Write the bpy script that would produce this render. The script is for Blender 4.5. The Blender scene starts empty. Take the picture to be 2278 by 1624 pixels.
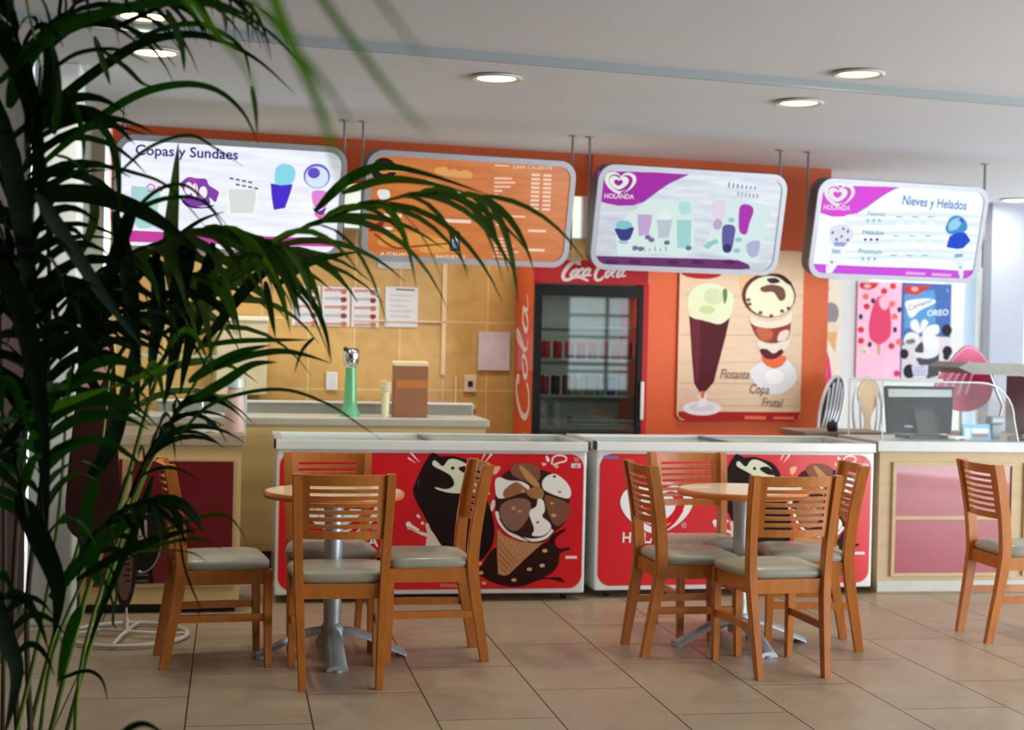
import bpy, bmesh, math, random
from mathutils import Vector, Matrix
from mathutils.geometry import tessellate_polygon
random.seed(7)
S = bpy.context.scene
COL = S.collection
# ------------------------------------------------------------------ camera
CAM_H = 1.44
psi = math.atan(624 / 3400); pit = math.atan(54 / 3400); rol = .0215
Fv = Vector((math.sin(psi) * math.cos(pit), math.cos(psi) * math.cos(pit), -math.sin(pit)))
R0 = Vector((math.cos(psi), -math.sin(psi), 0)); U0 = R0.cross(Fv)
Rv = R0 * math.cos(rol) + U0 * math.sin(rol); Uv = U0 * math.cos(rol) - R0 * math.sin(rol)
cd = bpy.data.cameras.new('camera'); cam = bpy.data.objects.new('camera', cd); COL.objects.link(cam)
M = Matrix((Rv, Uv, -Fv)).transposed().to_4x4(); M.translation = (0, 0, CAM_H); cam.matrix_world = M
cd.sensor_width = 36; cd.lens = 36 * 3400 / 2278; cd.clip_start = .05; cd.clip_end = 200
cd.dof.use_dof = True; cd.dof.focus_distance = 5.7; cd.dof.aperture_fstop = cd.lens / 1000 / .018
S.camera = cam
# ------------------------------------------------------------------ sky, daylight, exposure
wd = bpy.data.worlds.new('World'); S.world = wd; wd.use_nodes = True
bg = wd.node_tree.nodes['Background']; bg.inputs[0].default_value = (.80, .92, 1, 1); bg.inputs[1].default_value = 2.1
S.view_settings.view_transform = 'Standard'; S.view_settings.look = 'None'
S.view_settings.gamma = 1; S.view_settings.use_curve_mapping = False; S.view_settings.exposure = 0.3

def WX0(x, y, z): return (x * math.cos(math.radians(8.7)) - y * math.sin(math.radians(8.7)), x * math.sin(math.radians(8.7)) + y * math.cos(math.radians(8.7)), z)
def area(name, loc, aim, sx, sy, power, color):
    l = bpy.data.lights.new(name, 'AREA'); l.shape = 'RECTANGLE'; l.size = sx; l.size_y = sy; l.energy = power; l.color = color
    o = bpy.data.objects.new(name, l); COL.objects.link(o); o.location = loc
    o.rotation_euler = (Vector(aim) - Vector(loc)).to_track_quat('-Z', 'Y').to_euler(); return o
# daylight through the shopfront glazing on the right-hand side and the far right window
area('daylight_right_front', (8.2, 3.2, 1.1), (3.6, 6.0, 2.1), 5, 2.0, 310, (.95, .98, 1))
area('daylight_right_window', (8.2, 9.2, 1.3), (4.0, 8.4, 1.9), 2.6, 2.0, 15, (.9, .96, 1))
# added fill lights without fixtures, brightening the kitchen wall behind the menu boards
for kx in (1.6, 3.3, 5.0):
    kp = WX0(kx, 9.2, 2.66)
    area('kitchen_fill_light', kp, (kp[0], kp[1] + .02, 0), 1.3,   .10, 9, (1, .98, .92)).data.spread = 1.9

try:
    S.cycles.max_bounces = 7; S.cycles.diffuse_bounces = 4; S.cycles.glossy_bounces = 3; S.cycles.transparent_max_bounces = 12
except Exception: pass
# ------------------------------------------------------------------ helpers
WA = math.radians(8.7); WX = Vector((math.cos(WA), math.sin(WA), 0)); WN = Vector((-math.sin(WA), math.cos(WA), 0))
def W(x, y, z): return WX * x + WN * y + Vector((0, 0, z))
WROT = Matrix.Rotation(WA, 4, 'Z')
def lin(c): return tuple((v / 255 / 12.92 if v / 255 <= .04045 else ((v / 255 + .055) / 1.055) ** 2.4) for v in c)
_m = {}
def mat(name, col, rough=.5, metal=0, noise=.06, scale=12, emit=0, bump=0, stretch=None, coat=0, spec=.5, detail=4):
    key = (name, tuple(col))
    if key in _m: return _m[key]
    m = bpy.data.materials.new(name); m.use_nodes = True; nt = m.node_tree; b = nt.nodes['Principled BSDF']
    c = lin(col); b.inputs['Roughness'].default_value = rough; b.inputs['Metallic'].default_value = metal
    b.inputs['Specular IOR Level'].default_value = spec; b.inputs['Coat Weight'].default_value = coat
    b.inputs['Base Color'].default_value = (*c, 1)
    if noise or bump:
        tc = nt.nodes.new('ShaderNodeTexCoord'); mp = nt.nodes.new('ShaderNodeMapping'); n = nt.nodes.new('ShaderNodeTexNoise')
        nt.links.new(tc.outputs['Object'], mp.inputs[0]); nt.links.new(mp.outputs[0], n.inputs['Vector'])
        mp.inputs['Scale'].default_value = stretch or (1, 1, 1); n.inputs['Scale'].default_value = scale; n.inputs['Detail'].default_value = detail
        r = nt.nodes.new('ShaderNodeValToRGB'); nt.links.new(n.outputs[0], r.inputs[0])
        r.color_ramp.elements[0].position = .3; r.color_ramp.elements[1].position = .7
        r.color_ramp.elements[0].color = (*[v * (1 - noise) for v in c], 1); r.color_ramp.elements[1].color = (*[min(1, v * (1 + noise)) for v in c], 1)
        nt.links.new(r.outputs[0], b.inputs['Base Color'])
        if bump:
            bu = nt.nodes.new('ShaderNodeBump'); bu.inputs['Strength'].default_value = bump; bu.inputs['Distance'].default_value = .01
            nt.links.new(n.outputs[0], bu.inputs['Height']); nt.links.new(bu.outputs[0], b.inputs['Normal'])
    if emit:
        b.inputs['Emission Color'].default_value = (*c, 1); b.inputs['Emission Strength'].default_value = emit
    _m[key] = m; return m
def glass(name, tint=(1, 1, 1), refl=.12, rough=.02, ior=1.5, mult=1.0):
    if name in _m: return _m[name]
    m = bpy.data.materials.new(name); m.use_nodes = True; nt = m.node_tree; nt.nodes.clear()
    o = nt.nodes.new('ShaderNodeOutputMaterial'); t = nt.nodes.new('ShaderNodeBsdfTransparent'); g = nt.nodes.new('ShaderNodeBsdfGlossy'); x = nt.nodes.new('ShaderNodeMixShader')
    f = nt.nodes.new('ShaderNodeFresnel'); f.inputs[0].default_value = ior; a = nt.nodes.new('ShaderNodeMath'); a.operation = 'MULTIPLY_ADD'
    a.inputs[1].default_value = mult; a.inputs[2].default_value = refl; nt.links.new(f.outputs[0], a.inputs[0])
    t.inputs[0].default_value = (*tint, 1); g.inputs['Roughness'].default_value = rough
    nt.links.new(a.outputs[0], x.inputs[0]); nt.links.new(t.outputs[0], x.inputs[1]); nt.links.new(g.outputs[0], x.inputs[2]); nt.links.new(x.outputs[0], o.inputs[0])
    _m[name] = m; return m
_art = {}
def amat(col, emit):
    k = (tuple(col), emit)
    if k not in _art:
        m = bpy.data.materials.new('print_ink'); m.use_nodes = True; b = m.node_tree.nodes['Principled BSDF']; c = (*lin(col), 1)
        b.inputs['Roughness'].default_value = .6; b.inputs['Specular IOR Level'].default_value = .15; b.inputs['Base Color'].default_value = c
        if emit:
            b.inputs['Base Color'].default_value = tuple(v * .15 for v in c[:3]) + (1,)
            b.inputs['Emission Color'].default_value = c; b.inputs['Emission Strength'].default_value = emit
        _art[k] = m
    return _art[k]

class G:
    """collects shapes in one mesh"""
    def __init__(s): s.bm = bmesh.new(); s.T = Matrix()
    def v(s, p): return s.bm.verts.new(s.T @ Vector(p))
    def box(s, x0, y0, z0, x1, y1, z1, bev=0, seg=2):
        t = bmesh.new(); bmesh.ops.create_cube(t, size=1)
        for q in t.verts: q.co = ((q.co.x + .5) * (x1 - x0) + x0, (q.co.y + .5) * (y1 - y0) + y0, (q.co.z + .5) * (z1 - z0) + z0)
        if bev: bmesh.ops.bevel(t, geom=t.edges[:], offset=bev, segments=seg, affect='EDGES', profile=.6)
        s.merge(t); return s
    def merge(s, t):
        t.transform(s.T); me = bpy.data.meshes.new('t'); t.to_mesh(me); t.free(); s.bm.from_mesh(me); bpy.data.meshes.remove(me)
    def prism(s, pts, a, b, f):
        """outline pts (2D), between offsets a and b, f maps (u,v,w)->3D"""
        n = len(pts); A = [s.v(f(u, v, a)) for u, v in pts]; B = [s.v(f(u, v, b)) for u, v in pts]
        for i in range(n):
            j = (i + 1) % n; s.bm.faces.new((A[i], A[j], B[j], B[i]))
        for tri in tessellate_polygon([[Vector((u, v, 0)) for u, v in pts]]):
            s.bm.faces.new([A[k] for k in tri]); s.bm.faces.new([B[k] for k in reversed(tri)])
        return s
    def tube(s, pts, r, n=10, r1=None, cap=True):
        pts = [Vector(p) for p in pts]; rings = []; m = len(pts); ref = None
        for i, p in enumerate(pts):
            t = (pts[min(i + 1, m - 1)] - pts[max(i - 1, 0)]).normalized()
            if ref is None: ref = t.orthogonal().normalized()
            ref = (ref - t * ref.dot(t)).normalized(); q = t.cross(ref)
            rr = r if r1 is None else r + (r1 - r) * i / (m - 1)
            rings.append([s.v(p + (ref * math.cos(a) + q * math.sin(a)) * rr) for a in [2 * math.pi * k / n for k in range(n)]])
        for a, b in zip(rings, rings[1:]):
            for k in range(n): s.bm.faces.new((a[k], a[(k + 1) % n], b[(k + 1) % n], b[k]))
        if cap: s.bm.faces.new(rings[0][::-1]); s.bm.faces.new(rings[-1])
        return s
    def lathe(s, prof, n=24, c=(0, 0, 0)):
        rings = []
        for r, z in prof:
            rings.append([s.v((c[0] + r * math.cos(2 * math.pi * k / n), c[1] + r * math.sin(2 * math.pi * k / n), c[2] + z)) for k in range(n)] if r > 1e-5 else [s.v((c[0], c[1], c[2] + z))])
        for a, b in zip(rings, rings[1:]):
            for k in range(n):
                if len(a) == 1 and len(b) == 1: continue
                if len(a) == 1: s.bm.faces.new((a[0], b[(k + 1) % n], b[k]))
                elif len(b) == 1: s.bm.faces.new((a[k], a[(k + 1) % n], b[0]))
                else: s.bm.faces.new((a[k], a[(k + 1) % n], b[(k + 1) % n], b[k]))
        return s
    def build(s, name, m, parent=None, smooth=False, loc=None, **kw):
        bmesh.ops.recalc_face_normals(s.bm, faces=s.bm.faces[:])
        me = bpy.data.meshes.new(name); s.bm.to_mesh(me); s.bm.free(); me.materials.append(m)
        if smooth:
            for p in me.polygons: p.use_smooth = True
            try: me.set_sharp_from_angle(angle=math.radians(40))
            except Exception: pass
        o = bpy.data.objects.new(name, me); COL.objects.link(o)
        if parent: o.parent = parent
        if loc: o.location = loc
        for k, v in kw.items(): o[k] = v
        return o
def thing(name, label, cat, loc=(0, 0, 0), rz=0, group=None, mw=None):
    o = bpy.data.objects.new(name, None); COL.objects.link(o); o.location = loc; o.rotation_euler = (0, 0, rz)
    if mw is not None: o.matrix_world = mw
    o.empty_display_size = .1; o['label'] = label; o['category'] = cat
    if group: o['group'] = group
    return o
def tag(o, label, cat, group=None):
    o['label'] = label; o['category'] = cat
    if group: o['group'] = group
    return o
def struct(name, g, m):
    o = g.build(name, m); o['kind'] = 'structure'; return o
def copy_tree(o, parent=None):
    c = o.copy(); COL.objects.link(c)
    if parent: c.parent = parent
    for ch in [k for k in S.objects if k.parent == o]: copy_tree(ch, c)
    return c
def rrect(w, h, r, n=6, cx=0, cy=0):
    P = []
    for sx, sy, a0 in ((1, 1, 0), (-1, 1, 90), (-1, -1, 180), (1, -1, 270)):
        for k in range(n + 1):
            a = math.radians(a0 + 90 * k / n); P.append((cx + sx * (w / 2 - r) + r * math.cos(a), cy + sy * (h / 2 - r) + r * math.sin(a)))
    return P
def smooth2(p, n=4):
    out = []; m = len(p)
    for i in range(m):
        a, b, c, d = p[i - 1], p[i], p[(i + 1) % m], p[(i + 2) % m]
        for k in range(n):
            t = k / n
            out.append(tuple(.5 * (2 * b[j] + (c[j] - a[j]) * t + (2 * a[j] - 5 * b[j] + 4 * c[j] - d[j]) * t * t + (3 * b[j] - a[j] - 3 * c[j] + d[j]) * t ** 3) for j in (0, 1)))
    return out
def smooth_open(p, n=4):
    out = []; m = len(p)
    if m < 3: return list(p)
    k3 = len(p[0])
    for i in range(m - 1):
        a, b, c, d = p[max(i - 1, 0)], p[i], p[i + 1], p[min(i + 2, m - 1)]
        for k in range(n):
            t = k / n
            out.append(tuple(.5 * (2 * b[j] + (c[j] - a[j]) * t + (2 * a[j] - 5 * b[j] + 4 * c[j] - d[j]) * t * t + (3 * b[j] - a[j] - 3 * c[j] + d[j]) * t ** 3) for j in range(k3)))
    out.append(tuple(p[-1])); return out
def text_mesh(t, shear, bold):
    c = bpy.data.curves.new('lettering', 'FONT'); c.body = t; c.size = 1; c.shear = shear; c.offset = bold * .012; c.resolution_u = 3
    o = bpy.data.objects.new('lettering', c); me = bpy.data.meshes.new_from_object(o)
    V = [(v.co.x, v.co.y) for v in me.vertices]; Fc = [tuple(p.vertices) for p in me.polygons]
    bpy.data.objects.remove(o); bpy.data.meshes.remove(me); bpy.data.curves.remove(c); return V, Fc
HEART = [(0, -.46), (-.20, -.37), (-.40, -.16), (-.5, .10), (-.44, .33), (-.26, .43), (-.10, .38), (0, .27), (.10, .38), (.26, .43), (.44, .33), (.5, .10), (.40, -.16), (.20, -.37)]
def add_art(o, items, F, emit=0, sx=1, step=.00006, base=.0008, heart_bg=(165, 35, 165)):
    """print flat shapes on the face of object o; F(x,y,off) gives the point in o's own space"""
    me = o.data; bm = bmesh.new(); bm.from_mesh(me); mats = {}
    def mi(col):
        col = tuple(col)
        if col not in mats: me.materials.append(amat(col, emit)); mats[col] = len(me.materials) - 1
        return mats[col]
    def fill(pts, col, z):
        vs = [bm.verts.new(F(x * sx, y, z)) for x, y in pts]; k = mi(col)
        for tri in tessellate_polygon([[Vector((x, y, 0)) for x, y in pts]]):
            try: f = bm.faces.new([vs[i] for i in tri]); f.material_index = k
            except ValueError: pass
    def stroke(p, w0, w1, col, z):
        p = smooth_open(p, 5) if len(p) > 2 else p; m = len(p); L = []; Rr = []
        for i, q in enumerate(p):
            a, b = p[max(i - 1, 0)], p[min(i + 1, m - 1)]; dx, dy = b[0] - a[0], b[1] - a[1]; d = math.hypot(dx, dy) or 1e-6
            w = (w0 + (w1 - w0) * i / (m - 1)) / 2; L.append((q[0] - dy / d * w, q[1] + dx / d * w)); Rr.append((q[0] + dy / d * w, q[1] - dx / d * w))
        k = mi(col)
        A = [bm.verts.new(F(x * sx, y, z + i * 8e-6)) for i, (x, y) in enumerate(L)]; B = [bm.verts.new(F(x * sx, y, z + i * 8e-6)) for i, (x, y) in enumerate(Rr)]
        for i in range(m - 1): f = bm.faces.new((A[i], B[i], B[i + 1], A[i + 1])); f.material_index = k
    key = lambda it: (it[-1] if it[0] in 'pelt' and len(it) > 3 else 2)
    for r, it in enumerate(sorted(items, key=key)):
        z = base + r * step; k = it[0]
        if k == 'p': fill(smooth2(it[2]) if it[3] else it[2], it[1], z)
        elif k == 'e': fill([(it[2][0] + it[3][0] * math.cos(a * math.pi / 12), it[2][1] + it[3][1] * math.sin(a * math.pi / 12)) for a in range(24)], it[1], z)
        elif k == 'l': stroke(it[2], it[3], it[4], it[1], z)
        elif k == 'heart':
            c, w = it[2], it[3]
            for q, (s_, col) in enumerate(((1, it[1]), (.76, heart_bg), (.62, it[1]), (.28, heart_bg))):
                ox = (0, .01, -.05, -.06)[q] * w
                fill([(c[0] + ox + x * w * s_ * 1.06, c[1] + y * w * s_ * .76) for x, y in smooth2(HEART)], col, z + q * .00001 + .0004)
            stroke([(c[0] + .06 * w, c[1] - .33 * w), (c[0] + .25 * w, c[1] - .19 * w), (c[0] + .38 * w, c[1] - .02 * w)], .06 * w, .03 * w, heart_bg, z + .0005)
        elif k == 't':
            V, Fc = text_mesh(it[2], it[6], it[7]); (x0, y0), (x1, y1) = it[3], it[4]
            xs = [v[0] for v in V]; L = math.hypot(x1 - x0, y1 - y0); sc = L / (max(xs) - min(xs)); ca, sa = (x1 - x0) / L, (y1 - y0) / L
            sy = it[5] / .72; mx = min(xs); ix = mi(it[1])
            vs = [bm.verts.new(F((x0 + (vx - mx) * sc * ca - vy * sy * sa) * sx, y0 + (vx - mx) * sc * sa + vy * sy * ca, z + .0003)) for vx, vy in V]
            for f in Fc:
                try: q = bm.faces.new([vs[i] for i in f]); q.material_index = ix
                except ValueError: pass
    bm.to_mesh(me); bm.free()
D = {}
D['decal'] = [
('p',(45,15,12),[(1.095,.162),(1.128,.224),(1.15,.258),(1.206,.303),(1.453,.319),(1.51,.37),(1.568,.4),(1.586,.397),(1.528,.347),(1.547,.296),(1.605,.301),(1.611,.289),(1.556,.265),(1.549,.211),(1.515,.16),(1.469,.134),(1.556,.134),(1.58,.105),(1.498,.124),(1.429,.115),(1.355,.087),(1.268,.085),(1.182,.108),(1.124,.139)],1,0),
('p',(215,200,190),[(.801,.427),(.818,.433),(.83,.399),(.876,.349),(.922,.287),(.98,.219),(.822,.22),(.806,.327),(.813,.371)],1,0),
('l',(225,212,205),[(.714,.413),(.762,.387),(.816,.368)],.012,.0186,0),
('e',(225,212,205),(.714,.415),(.014,.014),0),
('e',(225,212,205),(.785,.435),(.009,.009),0),
('e',(225,212,205),(.766,.468),(.007,.007),0),
('p',(225,212,205),[(1.159,.529),(1.172,.563),(1.187,.551),(1.179,.517),(1.165,.5)],1,0),
('e',(225,212,205),(1.147,.599),(.007,.007),0),
('p',(28,10,12),[(.829,.819),(.799,.78),(.775,.735),(.743,.662),(.73,.612),(.748,.556),(.783,.494),(.823,.422),(.864,.354),(.905,.298),(.98,.242),(1.094,.224),(1.144,.264),(1.177,.326),(1.184,.405),(1.168,.484),(1.144,.551),(1.119,.624),(1.106,.703),(1.071,.756),(1.025,.781),(.945,.803),(.883,.8),(.855,.813)],1,0),
('p',(212,216,188),[(.833,.755),(.836,.775),(.853,.775),(.89,.747),(.923,.784),(.968,.784),(1.026,.756),(1.06,.72),(1.079,.652),(1.063,.596),(1.009,.599),(.972,.599),(.916,.604),(.859,.621),(.853,.632),(.904,.621),(.943,.632),(.955,.655),(.936,.694),(.896,.719),(.856,.738)],1,1),
('e',(35,15,15),(.945,.737),(.01,.009),2),
('p',(35,15,15),[(.976,.736),(1.026,.747),(1.078,.703),(1.027,.703)],1,2),
('l',(100,50,55),[(.765,.673),(.754,.651),(.76,.629)],.0077,.0033,1),
('l',(240,225,225),[(.708,.824),(.763,.766)],.0109,.0016,0),
('l',(240,225,225),[(.698,.791),(.739,.764)],.0087,.0016,0),
('l',(240,225,225),[(1.122,.817),(1.102,.779)],.0087,.0016,0),
('l',(240,225,225),[(1.16,.817),(1.123,.77)],.012,.0016,0),
('p',(228,180,130),[(1.168,.742),(1.204,.749),(1.206,.732),(1.186,.704),(1.168,.709)],1,0),
('p',(60,28,24),[(1.221,.698),(1.272,.73),(1.34,.753),(1.438,.731),(1.52,.7),(1.598,.621),(1.599,.541),(1.578,.438),(1.51,.382),(1.407,.331),(1.291,.365),(1.203,.472),(1.186,.574)],1,1),
('p',(188,132,90),[(1.201,.402),(1.239,.365),(1.32,.334),(1.407,.325),(1.462,.33),(1.38,.257),(1.267,.15),(1.244,.145),(1.209,.155),(1.201,.269)],0,1),
('l',(215,165,120),[(1.211,.365),(1.209,.325),(1.223,.32)],.0038,.0016,2),
('l',(215,165,120),[(1.234,.355),(1.225,.308),(1.258,.312)],.0038,.0016,2),
('l',(215,165,120),[(1.257,.344),(1.241,.291),(1.292,.304)],.0038,.0016,2),
('l',(215,165,120),[(1.28,.334),(1.258,.274),(1.327,.296)],.0038,.0016,2),
('l',(215,165,120),[(1.303,.324),(1.274,.257),(1.362,.288)],.0038,.0016,2),
('l',(215,165,120),[(1.327,.314),(1.291,.24),(1.397,.28)],.0038,.0016,2),
('l',(150,98,62),[(1.205,.348),(1.311,.223)],.0027,.0027,2),
('l',(150,98,62),[(1.206,.311),(1.297,.208)],.0027,.0027,2),
('l',(150,98,62),[(1.207,.275),(1.283,.194)],.0027,.0027,2),
('l',(150,98,62),[(1.208,.238),(1.269,.179)],.0027,.0027,2),
('l',(150,98,62),[(1.208,.201),(1.255,.165)],.0027,.0027,2),
('p',(132,86,68),[(1.266,.727),(1.282,.755),(1.328,.767),(1.386,.761),(1.427,.739),(1.433,.699),(1.417,.665),(1.359,.665),(1.289,.693)],1,2),
('p',(236,234,230),[(1.181,.664),(1.204,.688),(1.256,.671),(1.325,.666),(1.371,.642),(1.366,.614),(1.303,.597),(1.235,.573),(1.192,.582)],1,2),
('p',(152,104,70),[(1.234,.619),(1.293,.662),(1.337,.642),(1.372,.608),(1.315,.597),(1.252,.574),(1.229,.585)],1,3),
('p',(126,80,60),[(1.462,.586),(1.523,.575),(1.582,.552),(1.613,.512),(1.59,.461),(1.544,.421),(1.509,.438),(1.478,.506)],1,2),
('p',(236,234,230),[(1.446,.665),(1.474,.698),(1.52,.707),(1.579,.666),(1.609,.615),(1.599,.574),(1.546,.581),(1.488,.603),(1.452,.626)],1,3),
('p',(138,98,84),[(1.213,.523),(1.247,.557),(1.315,.574),(1.367,.563),(1.385,.529),(1.369,.461),(1.319,.399),(1.267,.399),(1.22,.455)],1,3),
('p',(238,236,228),[(1.425,.575),(1.454,.558),(1.464,.506),(1.45,.472),(1.491,.438),(1.499,.404),(1.458,.367),(1.395,.367),(1.405,.404),(1.38,.472),(1.381,.506),(1.415,.529)],1,4),
('p',(165,112,66),[(1.366,.62),(1.417,.64),(1.453,.614),(1.448,.575),(1.396,.572),(1.361,.597)],1,5),
('p',(188,140,88),[(1.311,.75),(1.347,.74),(1.429,.654),(1.417,.634),(1.365,.665)],1,4),
('l',(238,236,230),[(1.193,.5),(1.21,.444),(1.256,.39),(1.32,.356),(1.395,.341),(1.47,.356),(1.51,.399)],.0186,.0164,3),
('l',(40,18,14),[(1.209,.461),(1.253,.4),(1.314,.37),(1.395,.331),(1.465,.339),(1.51,.379)],.0055,.0055,5),
('e',(60,30,22),(1.425,.44),(.008,.006),5),
('e',(200,150,100),(1.288,.518),(.013,.01),5),
('e',(200,150,100),(1.322,.501),(.011,.0081),5),
('e',(200,150,100),(1.514,.478),(.015,.01),5),
('e',(200,150,100),(1.503,.546),(.011,.007),5),
('e',(200,150,100),(1.545,.609),(.011,.0071),5),
('e',(60,30,22),(1.514,.694),(.01,.0061),5),
('e',(200,150,100),(1.337,.614),(.012,.008),5),
('e',(214,168,118),(1.469,.282),(.015,.01),1),
('e',(214,168,118),(1.456,.2),(.015,.01),1),
('e',(214,168,118),(1.384,.18),(.015,.0091),1),
('e',(214,168,118),(1.299,.121),(.015,.009),1),
('e',(214,168,118),(1.105,.213),(.015,.01),1),
('e',(214,168,118),(1.131,.105),(.014,.009),1),
('e',(214,168,118),(1.112,.162),(.015,.01),1),
('l',(245,225,225),[(1.497,.761),(1.505,.799),(1.541,.812),(1.576,.801),(1.574,.78),(1.542,.771),(1.504,.758)],.0093,.0093,1),
('p',(245,225,225),[(1.463,.807),(1.471,.807),(1.485,.788),(1.478,.772),(1.466,.785)],1,0),
('p',(230,190,150),[(1.441,.77),(1.467,.765),(1.45,.75)],1,0),
('p',(230,190,150),[(1.51,.756),(1.536,.754),(1.525,.737)],1,0),
('p',(225,205,215),[(1.607,.767),(1.661,.768),(1.662,.742),(1.608,.741)],0,1),
('t',(90,60,80),'-18°',(1.621,.746),(1.65,.746),.0142,0,0,2),
('l',(232,140,140),[(1.625,.803),(1.629,.78),(1.646,.78),(1.649,.803)],.0055,.0055,1),
('e',(232,140,140),(1.637,.791),(.0051,.0081),2),
('p',(236,215,215),[(1.585,.253),(1.651,.253),(1.652,.237),(1.586,.237)],0,1),
('p',(205,110,90),[(.886,.104),(.988,.101),(.989,.081),(.887,.085)],0,1),
]
D['fzlogo'] = [
('t',(235,235,235),'HOLANDA',(.149,.317),(.534,.309),.0596,0,1.2,0),
('heart',(235,235,235),(.345,.506),.404),
('t',(240,190,190),'®',(.492,.398),(.524,.397),.0319,0,0,0),
('l',(235,235,235),[(.693,.43),(.75,.396)],.016,.0117,0),
('e',(235,235,235),(.693,.43),(.014,.014),0),
('e',(235,235,235),(.742,.476),(.008,.007),0),
]
D['board1'] = [
('t',(44,44,120),'Copas y Sundaes',(-.545,.217),(.024,.222),.0576,0,1.6,1),
('p',(160,205,205),[(-.561,.032),(-.528,.039),(-.471,.037),(-.403,.017),(-.411,-.076),(-.413,-.169),(-.491,-.196),(-.531,-.175),(-.551,-.083)],1,0),
('l',(195,80,190),[(-.477,.036),(-.455,.055),(-.432,.039),(-.448,.015),(-.471,.019)],.0077,.0077,1),
('l',(220,70,170),[(-.415,.046),(-.392,.018)],.011,.011,1),
('p',(125,60,160),[(-.291,.058),(-.281,.082),(-.247,.107),(-.201,.102),(-.15,.101),(-.131,.067),(-.077,.034),(-.079,.005),(-.092,-.028),(-.127,-.003),(-.126,-.044),(-.24,-.059),(-.276,-.028),(-.26,-.004),(-.27,.024)],1,0),
('e',(235,230,240),(-.245,.043),(.022,.0361),1),
('e',(235,230,240),(-.21,.033),(.017,.042),1),
('e',(235,230,240),(-.163,.024),(.023,.035),1),
('l',(215,60,150),[(-.247,.095),(-.212,.083),(-.2,.016),(-.185,-.018)],.0055,.0044,2),
('p',(70,30,110),[(-.282,-.029),(-.229,-.052),(-.16,-.058),(-.097,-.043),(-.125,-.062),(-.228,-.067)],1,1),
('p',(205,212,215),[(-.023,.049),(.138,.057),(.133,-.079),(-.007,-.086)],0,0),
('l',(240,240,205),[(-.029,.06),(-.007,-.086)],.0088,.0088,1),
('l',(240,240,205),[(.146,.07),(.133,-.079)],.0088,.0088,1),
('l',(80,105,130),[(-.017,.114),(.006,.11)],.0121,.0099,1),
('l',(80,105,130),[(.018,.109),(.041,.105)],.0121,.0099,1),
('l',(80,105,130),[(.053,.103),(.077,.1)],.0121,.0099,1),
('l',(80,105,130),[(.089,.098),(.112,.095)],.0121,.0099,1),
('l',(80,105,130),[(.019,.08),(.043,.077)],.0121,.0099,1),
('l',(80,105,130),[(.055,.075),(.078,.072)],.0121,.0099,1),
('l',(80,105,130),[(.09,.07),(.114,.067)],.0121,.0099,1),
('l',(80,105,130),[(.126,.065),(.149,.062)],.0121,.0099,1),
('p',(70,40,195),[(.218,.097),(.278,.088),(.346,.099),(.334,.044),(.309,-.041),(.245,-.056),(.229,.015)],0,1),
('p',(130,205,222),[(.245,.093),(.243,.181),(.283,.213),(.343,.199),(.358,.152),(.337,.101),(.29,.089)],1,0),
('e',(105,95,200),(.484,.153),(.0781,.0721),0),
('e',(205,220,245),(.484,.147),(.0681,.0621),1),
('e',(95,75,190),(.465,.17),(.0361,.031),2),
('p',(215,130,205),[(.465,.063),(.556,.061),(.552,-.017),(.513,-.031),(.476,-.021)],1,0),
('p',(100,45,150),[(.468,-.027),(.508,-.049),(.55,-.026),(.534,-.066),(.504,-.067)],1,1),
('p',(225,110,165),[(.479,-.062),(.546,-.059),(.521,-.1)],1,0),
('p',(190,60,150),[(-.597,-.21),(-.291,-.211),(.058,-.213),(.598,-.208),(.619,-.256),(-.595,-.276)],0,0),
]
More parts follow.
